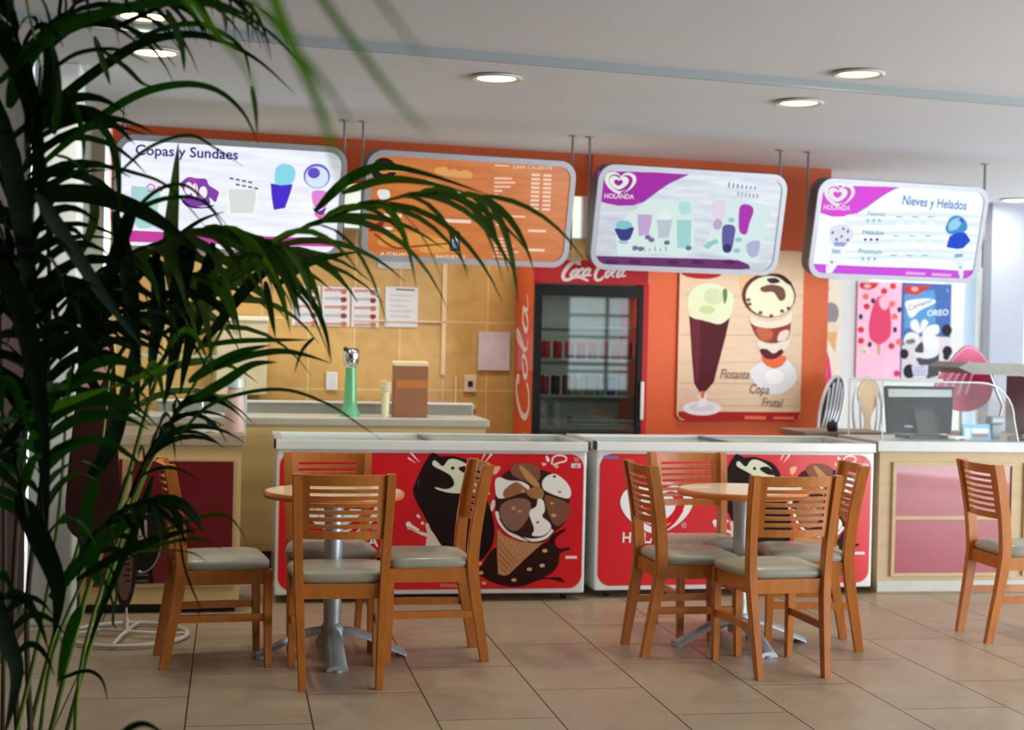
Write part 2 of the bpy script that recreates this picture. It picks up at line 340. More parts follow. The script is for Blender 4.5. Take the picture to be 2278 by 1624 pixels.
D['board2'] = [
('t',(250,215,190),'CAFE CALIENTE',(.243,.265),(.5,.273),.0202,0,1,1),
('l',(250,205,175),[(.132,.278),(.223,.279)],.0083,.0083,0),
('l',(248,205,175),[(.133,.2),(.246,.204)],.0119,.0119,0),
('l',(248,205,175),[(.135,.175),(.27,.18)],.0119,.0119,0),
('l',(248,205,175),[(.138,.15),(.241,.154)],.0119,.0119,0),
('l',(248,205,175),[(.14,.125),(.19,.126)],.0119,.0119,0),
('l',(248,205,175),[(.142,.1),(.164,.099)],.0119,.0119,0),
('l',(250,212,185),[(.37,.234),(.425,.235)],.0149,.0149,0),
('l',(250,212,185),[(.446,.235),(.499,.236)],.0149,.0149,0),
('l',(250,212,185),[(.371,.208),(.426,.209)],.0149,.0149,0),
('l',(250,212,185),[(.447,.209),(.501,.21)],.0149,.0149,0),
('l',(250,212,185),[(.372,.182),(.428,.183)],.0149,.0149,0),
('l',(250,212,185),[(.449,.183),(.502,.184)],.0149,.0149,0),
('l',(250,212,185),[(.373,.157),(.429,.158)],.0149,.0149,0),
('l',(250,212,185),[(.45,.158),(.503,.159)],.0149,.0149,0),
('l',(250,212,185),[(.375,.131),(.43,.132)],.0149,.0149,0),
('l',(250,212,185),[(.451,.132),(.505,.133)],.0149,.0149,0),
('l',(250,212,185),[(.376,.105),(.431,.106)],.0149,.0149,0),
('l',(250,212,185),[(.453,.106),(.506,.107)],.0149,.0149,0),
('l',(250,212,185),[(.377,.079),(.433,.08)],.0149,.0149,0),
('l',(250,212,185),[(.454,.08),(.507,.081)],.0149,.0149,0),
('l',(250,212,185),[(.378,.053),(.434,.054)],.0149,.0149,0),
('l',(250,212,185),[(.455,.054),(.509,.055)],.0149,.0149,0),
('l',(250,212,185),[(.38,.027),(.435,.028)],.0149,.0149,0),
('l',(250,212,185),[(.456,.028),(.51,.029)],.0149,.0149,0),
('l',(245,195,160),[(.16,-.165),(.252,-.164)],.0119,.0119,0),
('l',(245,195,160),[(.162,-.187),(.273,-.185)],.0119,.0119,0),
('l',(245,195,160),[(.164,-.208),(.294,-.206)],.0119,.0119,0),
('l',(245,195,160),[(.166,-.23),(.258,-.229)],.0119,.0119,0),
('l',(245,195,160),[(.168,-.252),(.279,-.251)],.0119,.0119,0),
('l',(245,195,160),[(.17,-.274),(.3,-.272)],.0119,.0119,0),
('l',(245,200,170),[(.168,-.08),(.212,-.082)],.0119,.0119,0),
('l',(250,215,190),[(.264,-.024),(.353,-.024)],.0107,.0107,0),
('l',(250,215,190),[(.38,-.107),(.496,-.105)],.0143,.0143,0),
('l',(250,215,190),[(.382,-.226),(.498,-.224)],.0155,.0155,0),
('l',(245,195,160),[(.278,-.242),(.329,-.242)],.0107,.0107,0),
('p',(225,165,95),[(-.243,.232),(-.22,.245),(-.172,.25),(-.158,.231),(-.122,.242),(-.09,.229),(-.06,.239),(-.016,.227),(-.014,.192),(-.155,.196),(-.235,.209)],1,0),
('p',(232,180,110),[(-.287,.165),(-.238,.162),(-.181,.141),(-.173,.124),(-.247,.132)],1,0),
('t',(250,225,205),'A ITALIANA',(-.539,-.295),(-.336,-.29),.0202,.15,1,0),
('t',(250,225,205),'BAGUETTE',(-.194,-.297),(-.005,-.294),.019,.15,1,0),
('l',(245,220,200),[(-.533,-.053),(-.421,-.054)],.0202,.0202,0),
('l',(245,220,200),[(-.194,-.07),(.01,-.069)],.0202,.0202,0),
('e',(28,14,8),(-.552,.211),(.0762,.0722),0),
('e',(222,140,80),(-.549,.206),(.031,.017),1),
('l',(235,160,100),[(-.525,.209),(-.405,.211)],.0155,.0107,2),
('p',(235,235,228),[(-.581,.073),(-.57,.094),(-.517,.094),(-.502,.06),(-.518,.033),(-.56,.039)],1,0),
('e',(235,235,228),(-.119,.097),(.0521,.0211),0),
('e',(165,95,50),(-.119,.102),(.0351,.011),1),
('p',(150,30,18),[(-.619,-.151),(-.568,-.102),(-.533,-.088),(-.531,-.118),(-.571,-.149)],1,0),
('e',(235,235,228),(-.5,-.133),(.0291,.0091),0),
('p',(220,150,70),[(-.559,-.225),(-.492,-.157),(-.249,-.158),(-.134,-.201),(-.131,-.237),(-.425,-.249)],1,0),
('l',(140,70,30),[(-.582,-.167),(-.455,-.245),(-.328,-.233),(-.121,-.207)],.0166,.0095,1),
('p',(225,160,75),[(-.302,-.256),(-.233,-.194),(-.154,-.184),(-.115,-.249),(-.203,-.27)],1,1),
('p',(28,34,58),[(-.117,-.141),(-.109,-.131),(-.066,-.13),(-.054,-.138),(-.045,-.24),(-.055,-.251),(-.096,-.253),(-.109,-.242)],0,2),
('e',(235,150,110),(-.085,-.157),(.015,.017),3),
('p',(120,160,210),[(-.101,-.194),(-.06,-.192),(-.057,-.234),(-.097,-.236)],0,3),
('e',(240,240,240),(-.081,-.184),(.019,.011),4),
]
D['board3'] = [
('p',(165,35,165),[(-.662,.282),(-.608,.285),(-.036,.301),(-.089,.275),(-.166,.237),(-.252,.175),(-.337,.108),(-.414,.081),(-.499,.074),(-.58,.085),(-.654,.101)],0,0),
('l',(110,90,200),[(-.048,.294),(-.166,.235),(-.252,.174),(-.337,.107),(-.414,.08)],.0042,.0042,1),
('heart',(235,235,235),(-.506,.218),.2,(-.758,.333)),
('t',(235,235,235),'HOLANDA',(-.602,.117),(-.403,.122),.0303,0,1,2),
('l',(140,146,178),[(.243,.259),(.242,.224)],.0133,.0097,0),
('l',(140,146,178),[(.274,.256),(.273,.224)],.0133,.0097,0),
('l',(140,146,178),[(.305,.253),(.304,.224)],.0133,.0097,0),
('l',(140,146,178),[(.336,.25),(.335,.224)],.0133,.0097,0),
('l',(140,146,178),[(.368,.247),(.366,.224)],.0133,.0097,0),
('l',(140,146,178),[(.399,.244),(.397,.224)],.0133,.0097,0),
('l',(140,146,178),[(.431,.241),(.428,.223)],.0133,.0097,0),
('l',(150,156,190),[(.314,.205),(.315,.173)],.0109,.0085,0),
('l',(150,156,190),[(.342,.203),(.342,.172)],.0109,.0085,0),
('l',(150,156,190),[(.369,.201),(.369,.172)],.0109,.0085,0),
('l',(150,156,190),[(.397,.198),(.396,.172)],.0109,.0085,0),
('l',(150,156,190),[(.424,.196),(.424,.171)],.0109,.0085,0),
('l',(150,156,190),[(.452,.194),(.451,.171)],.0109,.0085,0),
('p',(215,235,232),[(-.479,-.213),(-.492,-.047),(-.465,-.012),(-.364,.073),(-.258,.123),(-.028,.135),(.001,.108),(.039,-.198),(-.206,-.214),(-.422,-.228)],1,0),
('p',(215,235,235),[(.115,-.189),(.159,.017),(.147,.156),(.177,.171),(.559,.13),(.539,-.013),(.506,-.245),(.439,-.239),(.24,-.208)],0,0),
('e',(130,195,210),(-.449,-.046),(.0551,.0313),1),
('p',(45,60,130),[(-.508,-.068),(-.446,-.071),(-.386,-.054),(-.388,-.094),(-.408,-.135),(-.463,-.139),(-.491,-.105)],1,2),
('e',(175,185,205),(-.443,-.151),(.034,.013),1),
('p',(195,165,210),[(-.368,.027),(-.263,.029),(-.276,-.095),(-.343,-.11)],0,1),
('p',(185,200,210),[(-.231,-.001),(-.125,.004),(-.136,-.112),(-.205,-.115)],0,1),
('e',(232,238,236),(-.182,.03),(.05,.0303),2),
('p',(160,212,212),[(-.094,.005),(.007,.01),(.023,-.17),(-.069,-.173)],0,1),
('p',(175,225,222),[(-.088,.115),(-.02,.121),(-.005,.056),(-.074,.046)],1,1),
('e',(110,110,150),(-.28,-.113),(.021,.0151),2),
('e',(110,110,150),(-.253,-.129),(.021,.0151),2),
('e',(110,110,150),(-.145,-.142),(.021,.0151),2),
('e',(110,110,150),(.01,-.17),(.022,.0151),2),
('e',(110,110,150),(-.321,-.189),(.021,.0151),2),
('e',(110,110,150),(-.359,-.185),(.021,.0151),2),
('l',(125,135,150),[(-.375,-.177),(-.366,-.206)],.0061,.0061,3),
('l',(125,135,150),[(-.337,-.187),(-.329,-.204)],.0061,.0061,3),
('l',(125,135,150),[(-.301,-.174),(-.291,-.203)],.0061,.0061,3),
('l',(125,135,150),[(-.262,-.184),(-.254,-.201)],.0061,.0061,3),
('l',(125,135,150),[(-.226,-.171),(-.217,-.2)],.0061,.0061,3),
('l',(125,135,150),[(-.188,-.181),(-.179,-.198)],.0061,.0061,3),
('l',(125,135,150),[(-.151,-.168),(-.142,-.197)],.0061,.0061,3),
('p',(175,45,175),[(.334,.083),(.345,.119),(.376,.129),(.424,.114),(.437,.077),(.419,.006),(.408,-.06),(.376,-.065),(.349,-.033)],1,1),
('p',(228,215,232),[(.145,.127),(.193,.152),(.235,.119),(.232,.044),(.197,.019),(.164,.029)],1,1),
('e',(190,170,205),(.194,-.01),(.033,.0354),1),
('p',(95,90,160),[(.23,-.038),(.259,-.008),(.319,-.022),(.322,-.099),(.313,-.175),(.283,-.191),(.25,-.166)],1,2),
('e',(50,40,110),(.279,-.159),(.031,.0272),3),
('p',(175,180,215),[(.42,-.124),(.506,-.103),(.508,-.191),(.469,-.214),(.432,-.188)],1,1),
('e',(150,200,205),(.159,-.135),(.025,.0161),1),
('e',(150,200,205),(.19,-.122),(.024,.0161),1),
('e',(150,200,205),(.352,-.174),(.025,.0161),1),
('e',(150,200,205),(.355,-.103),(.025,.0163),1),
('e',(150,200,205),(.287,.023),(.024,.0161),1),
('e',(150,200,205),(.142,-.153),(.025,.0161),1),
('p',(105,45,105),[(-.635,-.245),(-.327,-.242),(.05,-.236),(.373,-.235),(.448,-.259),(.466,-.288),(.253,-.308),(-.504,-.323),(-.612,-.287)],0,0),
('e',(78,25,88),(-.509,-.28),(.043,.0151),1),
('e',(78,25,88),(-.348,-.274),(.043,.015),1),
('e',(78,25,88),(-.086,-.264),(.044,.0151),1),
('e',(78,25,88),(.085,-.258),(.045,.0151),1),
('e',(78,25,88),(.31,-.249),(.045,.0161),1),
]
D['board4'] = [
('p',(218,70,215),[(-.64,.245),(-.628,.281),(-.053,.297),(-.109,.273),(-.198,.216),(-.277,.154),(-.351,.108),(-.436,.082),(-.524,.077),(-.645,.104)],0,0),
('l',(150,120,215),[(-.053,.294),(-.109,.27),(-.197,.213),(-.276,.15),(-.351,.105)],.006,.006,1),
('heart',(235,235,235),(-.496,.223),.216),
('t',(235,235,235),'HOLANDA',(-.596,.122),(-.4,.125),.0328,0,1,2),
('t',(75,125,185),'Nieves y Helados',(-.012,.183),(.491,.171),.0655,0,1.6,1),
('t',(95,160,195),'Nieves',(-.261,.099),(-.13,.099),.0328,0,.5,1),
('t',(60,130,175),'Helados',(-.282,-.026),(-.12,-.027),.0343,0,.8,1),
('t',(70,155,185),'Premium',(-.291,-.158),(-.115,-.157),.0372,0,.8,1),
('p',(224,238,246),[(-.358,.104),(.118,.139),(.591,.143),(.59,.116),(.123,.109),(-.385,.083)],1,0),
('p',(224,238,246),[(-.395,.057),(.125,.093),(.591,.096),(.591,.069),(.13,.063),(-.378,.038)],1,0),
('p',(224,238,246),[(-.339,-.019),(.139,.014),(.592,.015),(.592,-.012),(.144,-.016),(-.366,-.039)],1,0),
('p',(224,238,246),[(-.331,-.071),(.148,-.038),(.594,-.038),(.593,-.065),(.153,-.069),(-.357,-.091)],1,0),
('p',(224,238,246),[(-.365,-.138),(.159,-.105),(.595,-.106),(.594,-.133),(.164,-.135),(-.347,-.157)],1,0),
('p',(224,238,246),[(-.315,-.175),(.165,-.144),(.596,-.146),(.595,-.174),(.171,-.175),(-.341,-.196)],1,0),
('p',(224,238,246),[(-.349,.046),(.128,.08),(.591,.083),(.591,.056),(.133,.05),(-.376,.025)],1,0),
('l',(120,175,205),[(-.043,.1),(.01,.098)],.0089,.006,2),
('e',(240,248,250),(-.006,.057),(.03,.0132),3),
('e',(150,185,215),(-.256,.067),(.012,.0092),2),
('p',(210,232,240),[(-.268,.056),(-.242,.058),(-.249,.025)],0,2),
('l',(120,175,205),[(.077,.105),(.131,.104)],.0089,.006,2),
('e',(240,248,250),(.115,.062),(.0311,.0132),3),
('e',(150,185,215),(-.211,.069),(.012,.0091),2),
('p',(210,232,240),[(-.223,.058),(-.198,.06),(-.204,.027)],0,2),
('l',(120,175,205),[(.199,.111),(.253,.11)],.0089,.006,2),
('e',(240,248,250),(.237,.068),(.031,.0132),3),
('e',(150,185,215),(-.167,.071),(.012,.0092),2),
('p',(210,232,240),[(-.178,.061),(-.153,.062),(-.16,.029)],0,2),
('l',(120,175,205),[(-.045,-.029),(.009,-.031)],.0089,.006,2),
('e',(240,248,250),(-.007,-.072),(.03,.0132),3),
('e',(50,70,140),(-.254,-.061),(.012,.0091),2),
('p',(210,232,240),[(-.266,-.071),(-.241,-.07),(-.247,-.103)],0,2),
('l',(120,175,205),[(.076,-.024),(.13,-.025)],.0089,.006,2),
('e',(240,248,250),(.114,-.067),(.031,.0132),3),
('e',(50,70,140),(-.21,-.059),(.012,.0092),2),
('p',(210,232,240),[(-.221,-.069),(-.196,-.068),(-.203,-.101)],0,2),
('l',(120,175,205),[(.198,-.018),(.252,-.02)],.0089,.006,2),
('e',(240,248,250),(.236,-.062),(.031,.0133),3),
('e',(50,70,140),(-.165,-.057),(.012,.0092),2),
('p',(210,232,240),[(-.177,-.067),(-.151,-.066),(-.158,-.1)],0,2),
('l',(120,175,205),[(-.046,-.158),(.007,-.16)],.0089,.006,2),
('e',(240,248,250),(-.009,-.202),(.031,.0133),3),
('e',(150,185,215),(-.253,-.189),(.012,.0092),2),
('p',(210,232,240),[(-.264,-.2),(-.239,-.198),(-.246,-.232)],0,2),
('l',(120,175,205),[(.075,-.153),(.129,-.155)],.0089,.006,2),
('e',(240,248,250),(.113,-.197),(.03,.0132),3),
('e',(150,185,215),(-.208,-.187),(.012,.0102),2),
('p',(210,232,240),[(-.22,-.198),(-.194,-.197),(-.201,-.23)],0,2),
('l',(120,175,205),[(.197,-.149),(.251,-.15)],.0089,.006,2),
('e',(240,248,250),(.235,-.193),(.0311,.0133),3),
('e',(150,185,215),(-.163,-.186),(.012,.0092),2),
('p',(210,232,240),[(-.175,-.196),(-.149,-.195),(-.156,-.228)],0,2),
('p',(60,140,205),[(.359,.079),(.376,.113),(.427,.132),(.486,.111),(.516,.072),(.516,.032),(.45,.003),(.38,.006),(.35,.038)],1,3),
('p',(150,205,232),[(.369,.066),(.394,.1),(.446,.116),(.467,.084),(.443,.042),(.384,.026)],1,4),
('p',(15,85,200),[(.443,.109),(.479,.107),(.478,.087),(.45,.093)],0,5),
('p',(5,70,205),[(.391,-.013),(.448,.016),(.51,.019),(.563,-.033),(.514,-.089),(.468,-.097),(.38,-.088)],0,4),
('p',(225,240,248),[(.426,-.106),(.471,-.114),(.537,-.088),(.542,-.223),(.548,-.304),(.532,-.305),(.492,-.232)],0,3),
('l',(130,170,200),[(.457,-.145),(.518,-.136)],.0253,.0223,4),
('e',(90,60,130),(.515,-.219),(.0081,.0061),5),
('p',(222,226,238),[(-.528,-.04),(-.514,.013),(-.451,.032),(-.374,.012),(-.344,-.045),(-.373,-.086),(-.399,-.113),(-.488,-.11)],1,3),
('e',(135,90,165),(-.431,.003),(.0091,.01),4),
('e',(135,90,165),(-.394,-.013),(.009,.011),4),
('e',(135,90,165),(-.472,-.07),(.01,.0102),4),
('e',(135,90,165),(-.387,-.07),(.01,.0102),4),
('e',(135,90,165),(-.508,-.026),(.01,.0102),4),
('e',(135,90,165),(-.438,-.049),(.009,.01),4),
('p',(150,160,215),[(-.488,-.087),(-.395,-.086),(-.406,-.114),(-.48,-.115)],0,4),
('p',(236,246,252),[(-.498,-.117),(-.398,-.116),(-.439,-.239),(-.48,-.305),(-.516,-.306),(-.492,-.182)],0,3),
('l',(165,195,215),[(-.493,-.149),(-.43,-.15)],.0298,.0223,4),
('e',(100,40,120),(-.484,-.222),(.009,.0071),5),
('p',(205,75,222),[(-.641,-.237),(-.199,-.24),(.258,-.237),(.494,-.242),(.65,-.233),(.642,-.274),(.584,-.306),(.194,-.313),(-.263,-.312),(-.561,-.309),(-.625,-.272)],0,1),
('p',(240,240,250),[(-.525,-.242),(-.49,-.241),(-.495,-.305),(-.516,-.306)],0,4),
('l',(235,170,240),[(.091,-.274),(.246,-.275)],.0194,.0164,2),
('l',(235,170,240),[(.296,-.276),(.453,-.278)],.0194,.0164,2),
]
D['poster'] = [
('l',(200,165,130),[(.005,.879),(.464,.889),(.98,.905)],.0052,.0052,0),
('l',(212,182,150),[(.008,.734),(.467,.742),(.984,.756)],.0052,.0052,0),
('l',(200,165,130),[(.012,.604),(.471,.61),(.988,.622)],.0052,.0052,0),
('l',(212,182,150),[(.017,.413),(.476,.417),(.993,.426)],.0052,.0052,0),
('l',(200,165,130),[(.02,.265),(.48,.266),(.997,.273)],.0052,.0052,0),
('l',(200,165,130),[(.024,.108),(.484,.107),(1.002,.111)],.0052,.0052,0),
('l',(224,196,168),[(.124,.821),(.552,.824),(.902,.843)],.0225,.0069,0),
('l',(224,196,168),[(.128,.661),(.556,.661),(.906,.679)],.0225,.0069,0),
('l',(224,196,168),[(.131,.53),(.56,.529),(.91,.546)],.0225,.0069,0),
('l',(224,196,168),[(.137,.331),(.565,.328),(.915,.342)],.0225,.0069,0),
('l',(224,196,168),[(.141,.17),(.569,.164),(.92,.177)],.0225,.0069,0),
('p',(165,32,28),[(.009,.062),(.987,.062),(.964,.012),(.925,-.001),(.078,-.004),(.018,.024)],0,1),
('e',(165,35,28),(.165,1.041),(.1571,.04),1),
('e',(225,225,232),(.196,.086),(.151,.051),2),
('e',(205,210,225),(.195,.094),(.102,.031),3),
('p',(230,225,228),[(.178,.201),(.225,.201),(.232,.102),(.16,.093)],0,3),
('p',(205,110,85),[(.18,.209),(.22,.205),(.207,.155),(.183,.159)],0,4),
('p',(78,24,34),[(.08,.736),(.212,.701),(.314,.684),(.397,.729),(.368,.597),(.321,.418),(.283,.271),(.225,.209),(.174,.201),(.13,.262),(.111,.423)],0,2),
('p',(100,34,44),[(.098,.698),(.161,.7),(.163,.308),(.138,.285),(.122,.423)],1,3),
('p',(214,222,190),[(.064,.858),(.121,.943),(.23,.974),(.333,.95),(.416,.891),(.419,.799),(.39,.728),(.314,.684),(.212,.705),(.084,.736)],1,3),
('e',(196,208,168),(.267,.879),(.077,.061),4),
('e',(190,204,150),(.218,.785),(.064,.03),4),
('p',(90,125,50),[(.338,.927),(.368,.932),(.371,.874),(.354,.828),(.344,.858)],1,5),
('p',(222,180,130),[(.477,1.044),(.633,1.049),(.635,.952),(.55,.903),(.488,.924)],1,1),
('e',(88,52,32),(.706,.9),(.2171,.1601),2),
('e',(222,224,196),(.715,.892),(.1961,.1471),3),
('p',(110,72,62),[(.635,.952),(.722,.978),(.819,.958),(.839,.888),(.795,.864),(.741,.924),(.662,.922)],1,4),
('p',(60,34,36),[(.686,1.016),(.756,1.026),(.791,1),(.722,.986)],1,4),
('p',(60,30,26),[(.737,1.057),(.817,1.048),(.889,.992),(.862,.983),(.8,1.02)],1,4),
('e',(120,72,36),(.542,.864),(.017,.012),4),
('e',(120,72,36),(.552,.833),(.017,.012),4),
('e',(120,72,36),(.64,.774),(.017,.013),4),
('e',(120,72,36),(.728,.753),(.017,.013),4),
('e',(120,72,36),(.815,.79),(.017,.013),4),
('e',(120,72,36),(.867,.811),(.018,.013),4),
('p',(226,218,196),[(.558,.748),(.633,.719),(.729,.713),(.825,.739),(.89,.78),(.883,.709),(.8,.676),(.687,.666),(.581,.687)],1,4),
('p',(140,62,52),[(.568,.702),(.669,.665),(.783,.672),(.883,.725),(.864,.592),(.76,.558),(.645,.579),(.591,.64)],1,3),
('p',(188,100,72),[(.608,.664),(.731,.651),(.732,.589),(.654,.579)],1,4),
('p',(228,205,200),[(.801,.637),(.871,.654),(.856,.591),(.785,.574)],1,4),
('p',(222,214,196),[(.619,.571),(.733,.55),(.869,.584),(.866,.529),(.753,.48),(.647,.509)],1,4),
('p',(88,30,34),[(.643,.509),(.699,.514),(.753,.484),(.813,.516),(.832,.489),(.763,.445),(.684,.451)],1,5),
('p',(222,105,62),[(.666,.463),(.85,.466),(.825,.403),(.764,.379),(.702,.401)],1,4),
('p',(222,222,226),[(.65,.416),(.703,.393),(.765,.375),(.834,.403),(.877,.435),(.952,.311),(.857,.207),(.726,.191),(.628,.252),(.565,.345)],1,2),
('e',(238,238,240),(.766,.316),(.079,.055),3),
('t',(128,104,82),'Flotante',(.333,.299),(.566,.298),.0692,.25,1,3),
('t',(128,104,82),'Copa',(.569,.197),(.726,.191),.0692,.25,1,3),
('t',(128,104,82),'Frutal',(.667,.104),(.842,.098),.0649,.25,1,3),
('l',(225,110,80),[(.534,.022),(.704,.019)],.0242,.0242,2),
('l',(225,110,80),[(.765,.02),(.933,.018)],.0173,.0173,2),
]
D['pinkposter'] = [
('p',(205,50,50),[(.018,.815),(.21,.821),(.175,.778),(.113,.755),(.051,.76),(.019,.777)],0,1),
('e',(240,170,170),(.092,.787),(.037,.02),2),
('p',(222,70,110),[(.13,.348),(.117,.447),(.135,.555),(.159,.628),(.198,.697),(.26,.708),(.304,.66),(.328,.56),(.339,.452),(.328,.361),(.272,.31),(.22,.291),(.168,.312)],1,2),
('p',(248,185,200),[(.214,.684),(.281,.709),(.309,.669),(.305,.614),(.264,.588),(.221,.621)],1,3),
('p',(205,165,125),[(.199,.313),(.239,.314),(.234,.2),(.207,.2)],0,1),
('e',(235,110,100),(.079,.698),(.031,.027),1),
('e',(215,55,65),(.091,.613),(.032,.027),1),
('e',(215,55,65),(.347,.797),(.032,.027),1),
('e',(235,110,100),(.419,.317),(.032,.027),1),
('e',(215,55,65),(.043,.319),(.031,.027),1),
('e',(215,55,65),(.406,.044),(.032,.027),1),
('e',(235,110,100),(.341,.642),(.032,.027),1),
('e',(215,55,65),(.346,.28),(.032,.028),1),
('e',(215,55,65),(.04,.413),(.031,.027),1),
('e',(235,110,100),(.371,.534),(.031,.027),1),
('e',(215,55,65),(.259,.749),(.032,.027),1),
('e',(50,52,78),(.035,.524),(.02,.024),1),
('e',(50,52,78),(.152,.664),(.02,.024),1),
('e',(50,52,78),(.416,.595),(.02,.025),1),
('e',(50,52,78),(.377,.421),(.02,.025),1),
('e',(50,52,78),(.13,.289),(.02,.024),1),
('e',(215,220,190),(.077,.229),(.037,.036),1),
('e',(235,120,100),(.077,.225),(.014,.013),2),
('t',(250,215,230),'Solero',(.099,.009),(.328,.011),.0638,.2,.6,2),
]
D['blueposter'] = [
('p',(212,205,210),[(.012,.282),(.147,.357),(.253,.378),(.501,.365),(.512,.005),(.01,-.001)],0,1),
('p',(90,150,205),[(.02,.728),(.327,.783),(.346,.49),(.029,.428)],0,1),
('p',(205,60,50),[(.023,.802),(.299,.811),(.199,.751),(.136,.724),(.072,.729),(.024,.755)],0,2),
('e',(240,170,165),(.124,.776),(.038,.02),3),
('p',(238,240,244),[(.045,.669),(.244,.698),(.33,.687),(.325,.659),(.183,.595),(.11,.53),(.073,.543),(.05,.601)],1,2),
('t',(60,80,120),'Cornetto',(.071,.588),(.309,.668),.0453,.2,.6,3),
('t',(240,242,246),'OREO',(.259,.547),(.473,.562),.0515,.1,1,3),
('p',(226,228,230),[(.189,.395),(.103,.429),(.09,.493),(.142,.517),(.176,.477)],1,3),
('p',(226,228,230),[(.194,.404),(.197,.486),(.233,.519),(.271,.488),(.241,.442)],1,3),
('p',(226,228,230),[(.21,.395),(.272,.461),(.368,.472),(.376,.399),(.254,.359)],1,3),
('p',(226,228,230),[(.178,.385),(.082,.402),(.031,.355),(.043,.3),(.148,.33)],1,3),
('p',(226,228,230),[(.222,.359),(.339,.38),(.39,.289),(.3,.25),(.235,.286)],1,3),
('p',(226,228,230),[(.169,.349),(.151,.248),(.215,.231),(.235,.277)],1,3),
('p',(120,120,125),[(.047,.328),(.126,.348),(.138,.311),(.064,.301)],1,4),
('p',(75,70,80),[(.16,.284),(.212,.322),(.231,.24),(.194,.226),(.14,.238)],1,4),
('p',(70,75,85),[(.153,.175),(.386,.252),(.392,.031),(.275,.003)],0,2),
('e',(222,222,226),(.257,.24),(.129,.064),2),
('e',(38,34,44),(.461,.428),(.052,.051),4),
('e',(38,34,44),(.035,.214),(.044,.044),4),
('e',(38,34,44),(.472,.244),(.05,.048),4),
('e',(38,34,44),(.092,.064),(.062,.061),4),
('e',(38,34,44),(.463,.198),(.032,.032),4),
('p',(215,215,235),[(.112,.11),(.277,.122),(.274,.03),(.137,.005)],0,5),
('l',(110,110,150),[(.129,.097),(.261,.105)],.0082,.0082,6),
('l',(110,110,150),[(.129,.075),(.262,.083)],.0082,.0082,6),
('l',(110,110,150),[(.13,.053),(.263,.061)],.0082,.0082,6),
('l',(110,110,150),[(.13,.031),(.263,.039)],.0082,.0082,6),
('l',(120,160,210),[(.45,.796),(.467,.759)],.0124,.0124,2),
]
D['coneposter'] = [
('l',(205,80,50),[(.036,.965),(.062,.948),(.058,.917),(.038,.903)],.0124,.0124,1),
('e',(150,140,150),(.094,.73),(.076,.094),1),
('e',(235,215,195),(.102,.614),(.082,.045),2),
('p',(228,180,120),[(.022,.577),(.159,.58),(.144,.4),(.043,.541)],0,1),
('p',(225,60,120),[(.026,.416),(.057,.425),(.089,.346),(.113,.221),(.118,.06),(.067,.041),(.062,.22)],0,2),
('p',(205,130,210),[(.026,.345),(.049,.336),(.072,.22),(.044,.148),(.02,.202)],1,3),
('p',(225,40,110),[(.016,.059),(.117,.077),(.12,-.03),(.024,-.031)],0,3),
('e',(245,200,220),(.097,.059),(.021,.031),4),
]
D['coolerlogo'] = [
('l',(235,225,225),[(.278,1.933),(.279,1.949),(.26,1.956),(.231,1.939),(.202,1.906),(.182,1.868),(.188,1.839),(.215,1.837),(.249,1.852),(.286,1.855),(.324,1.843),(.347,1.833)],.0312,.014,1),
('l',(235,225,225),[(.259,1.899),(.239,1.882),(.232,1.863),(.246,1.86),(.266,1.878),(.277,1.902),(.263,1.904),(.255,1.892)],.0208,.0094,1),
('l',(235,225,225),[(.316,1.902),(.305,1.909),(.285,1.892),(.275,1.871),(.285,1.863),(.309,1.876)],.0208,.0094,1),
('l',(235,225,225),[(.357,1.905),(.341,1.909),(.32,1.89),(.312,1.869),(.324,1.864),(.347,1.883),(.361,1.909),(.348,1.878),(.35,1.865),(.367,1.874)],.0208,.0094,1),
('l',(235,225,225),[(.466,1.929),(.473,1.948),(.457,1.955),(.429,1.936),(.403,1.903),(.391,1.865),(.4,1.841),(.426,1.843),(.446,1.863)],.0312,.014,1),
('l',(235,225,225),[(.487,1.903),(.466,1.889),(.458,1.867),(.469,1.86),(.491,1.88),(.5,1.903),(.488,1.907),(.48,1.894)],.0208,.0094,1),
('l',(235,225,225),[(.504,1.889),(.533,1.922),(.557,1.956),(.551,1.963),(.531,1.937),(.51,1.894),(.504,1.868),(.518,1.865)],.0208,.0094,1),
('l',(235,225,225),[(.579,1.904),(.566,1.911),(.543,1.892),(.535,1.87),(.546,1.865),(.569,1.885),(.584,1.911),(.571,1.88),(.572,1.866),(.595,1.876)],.0208,.0094,1),
]
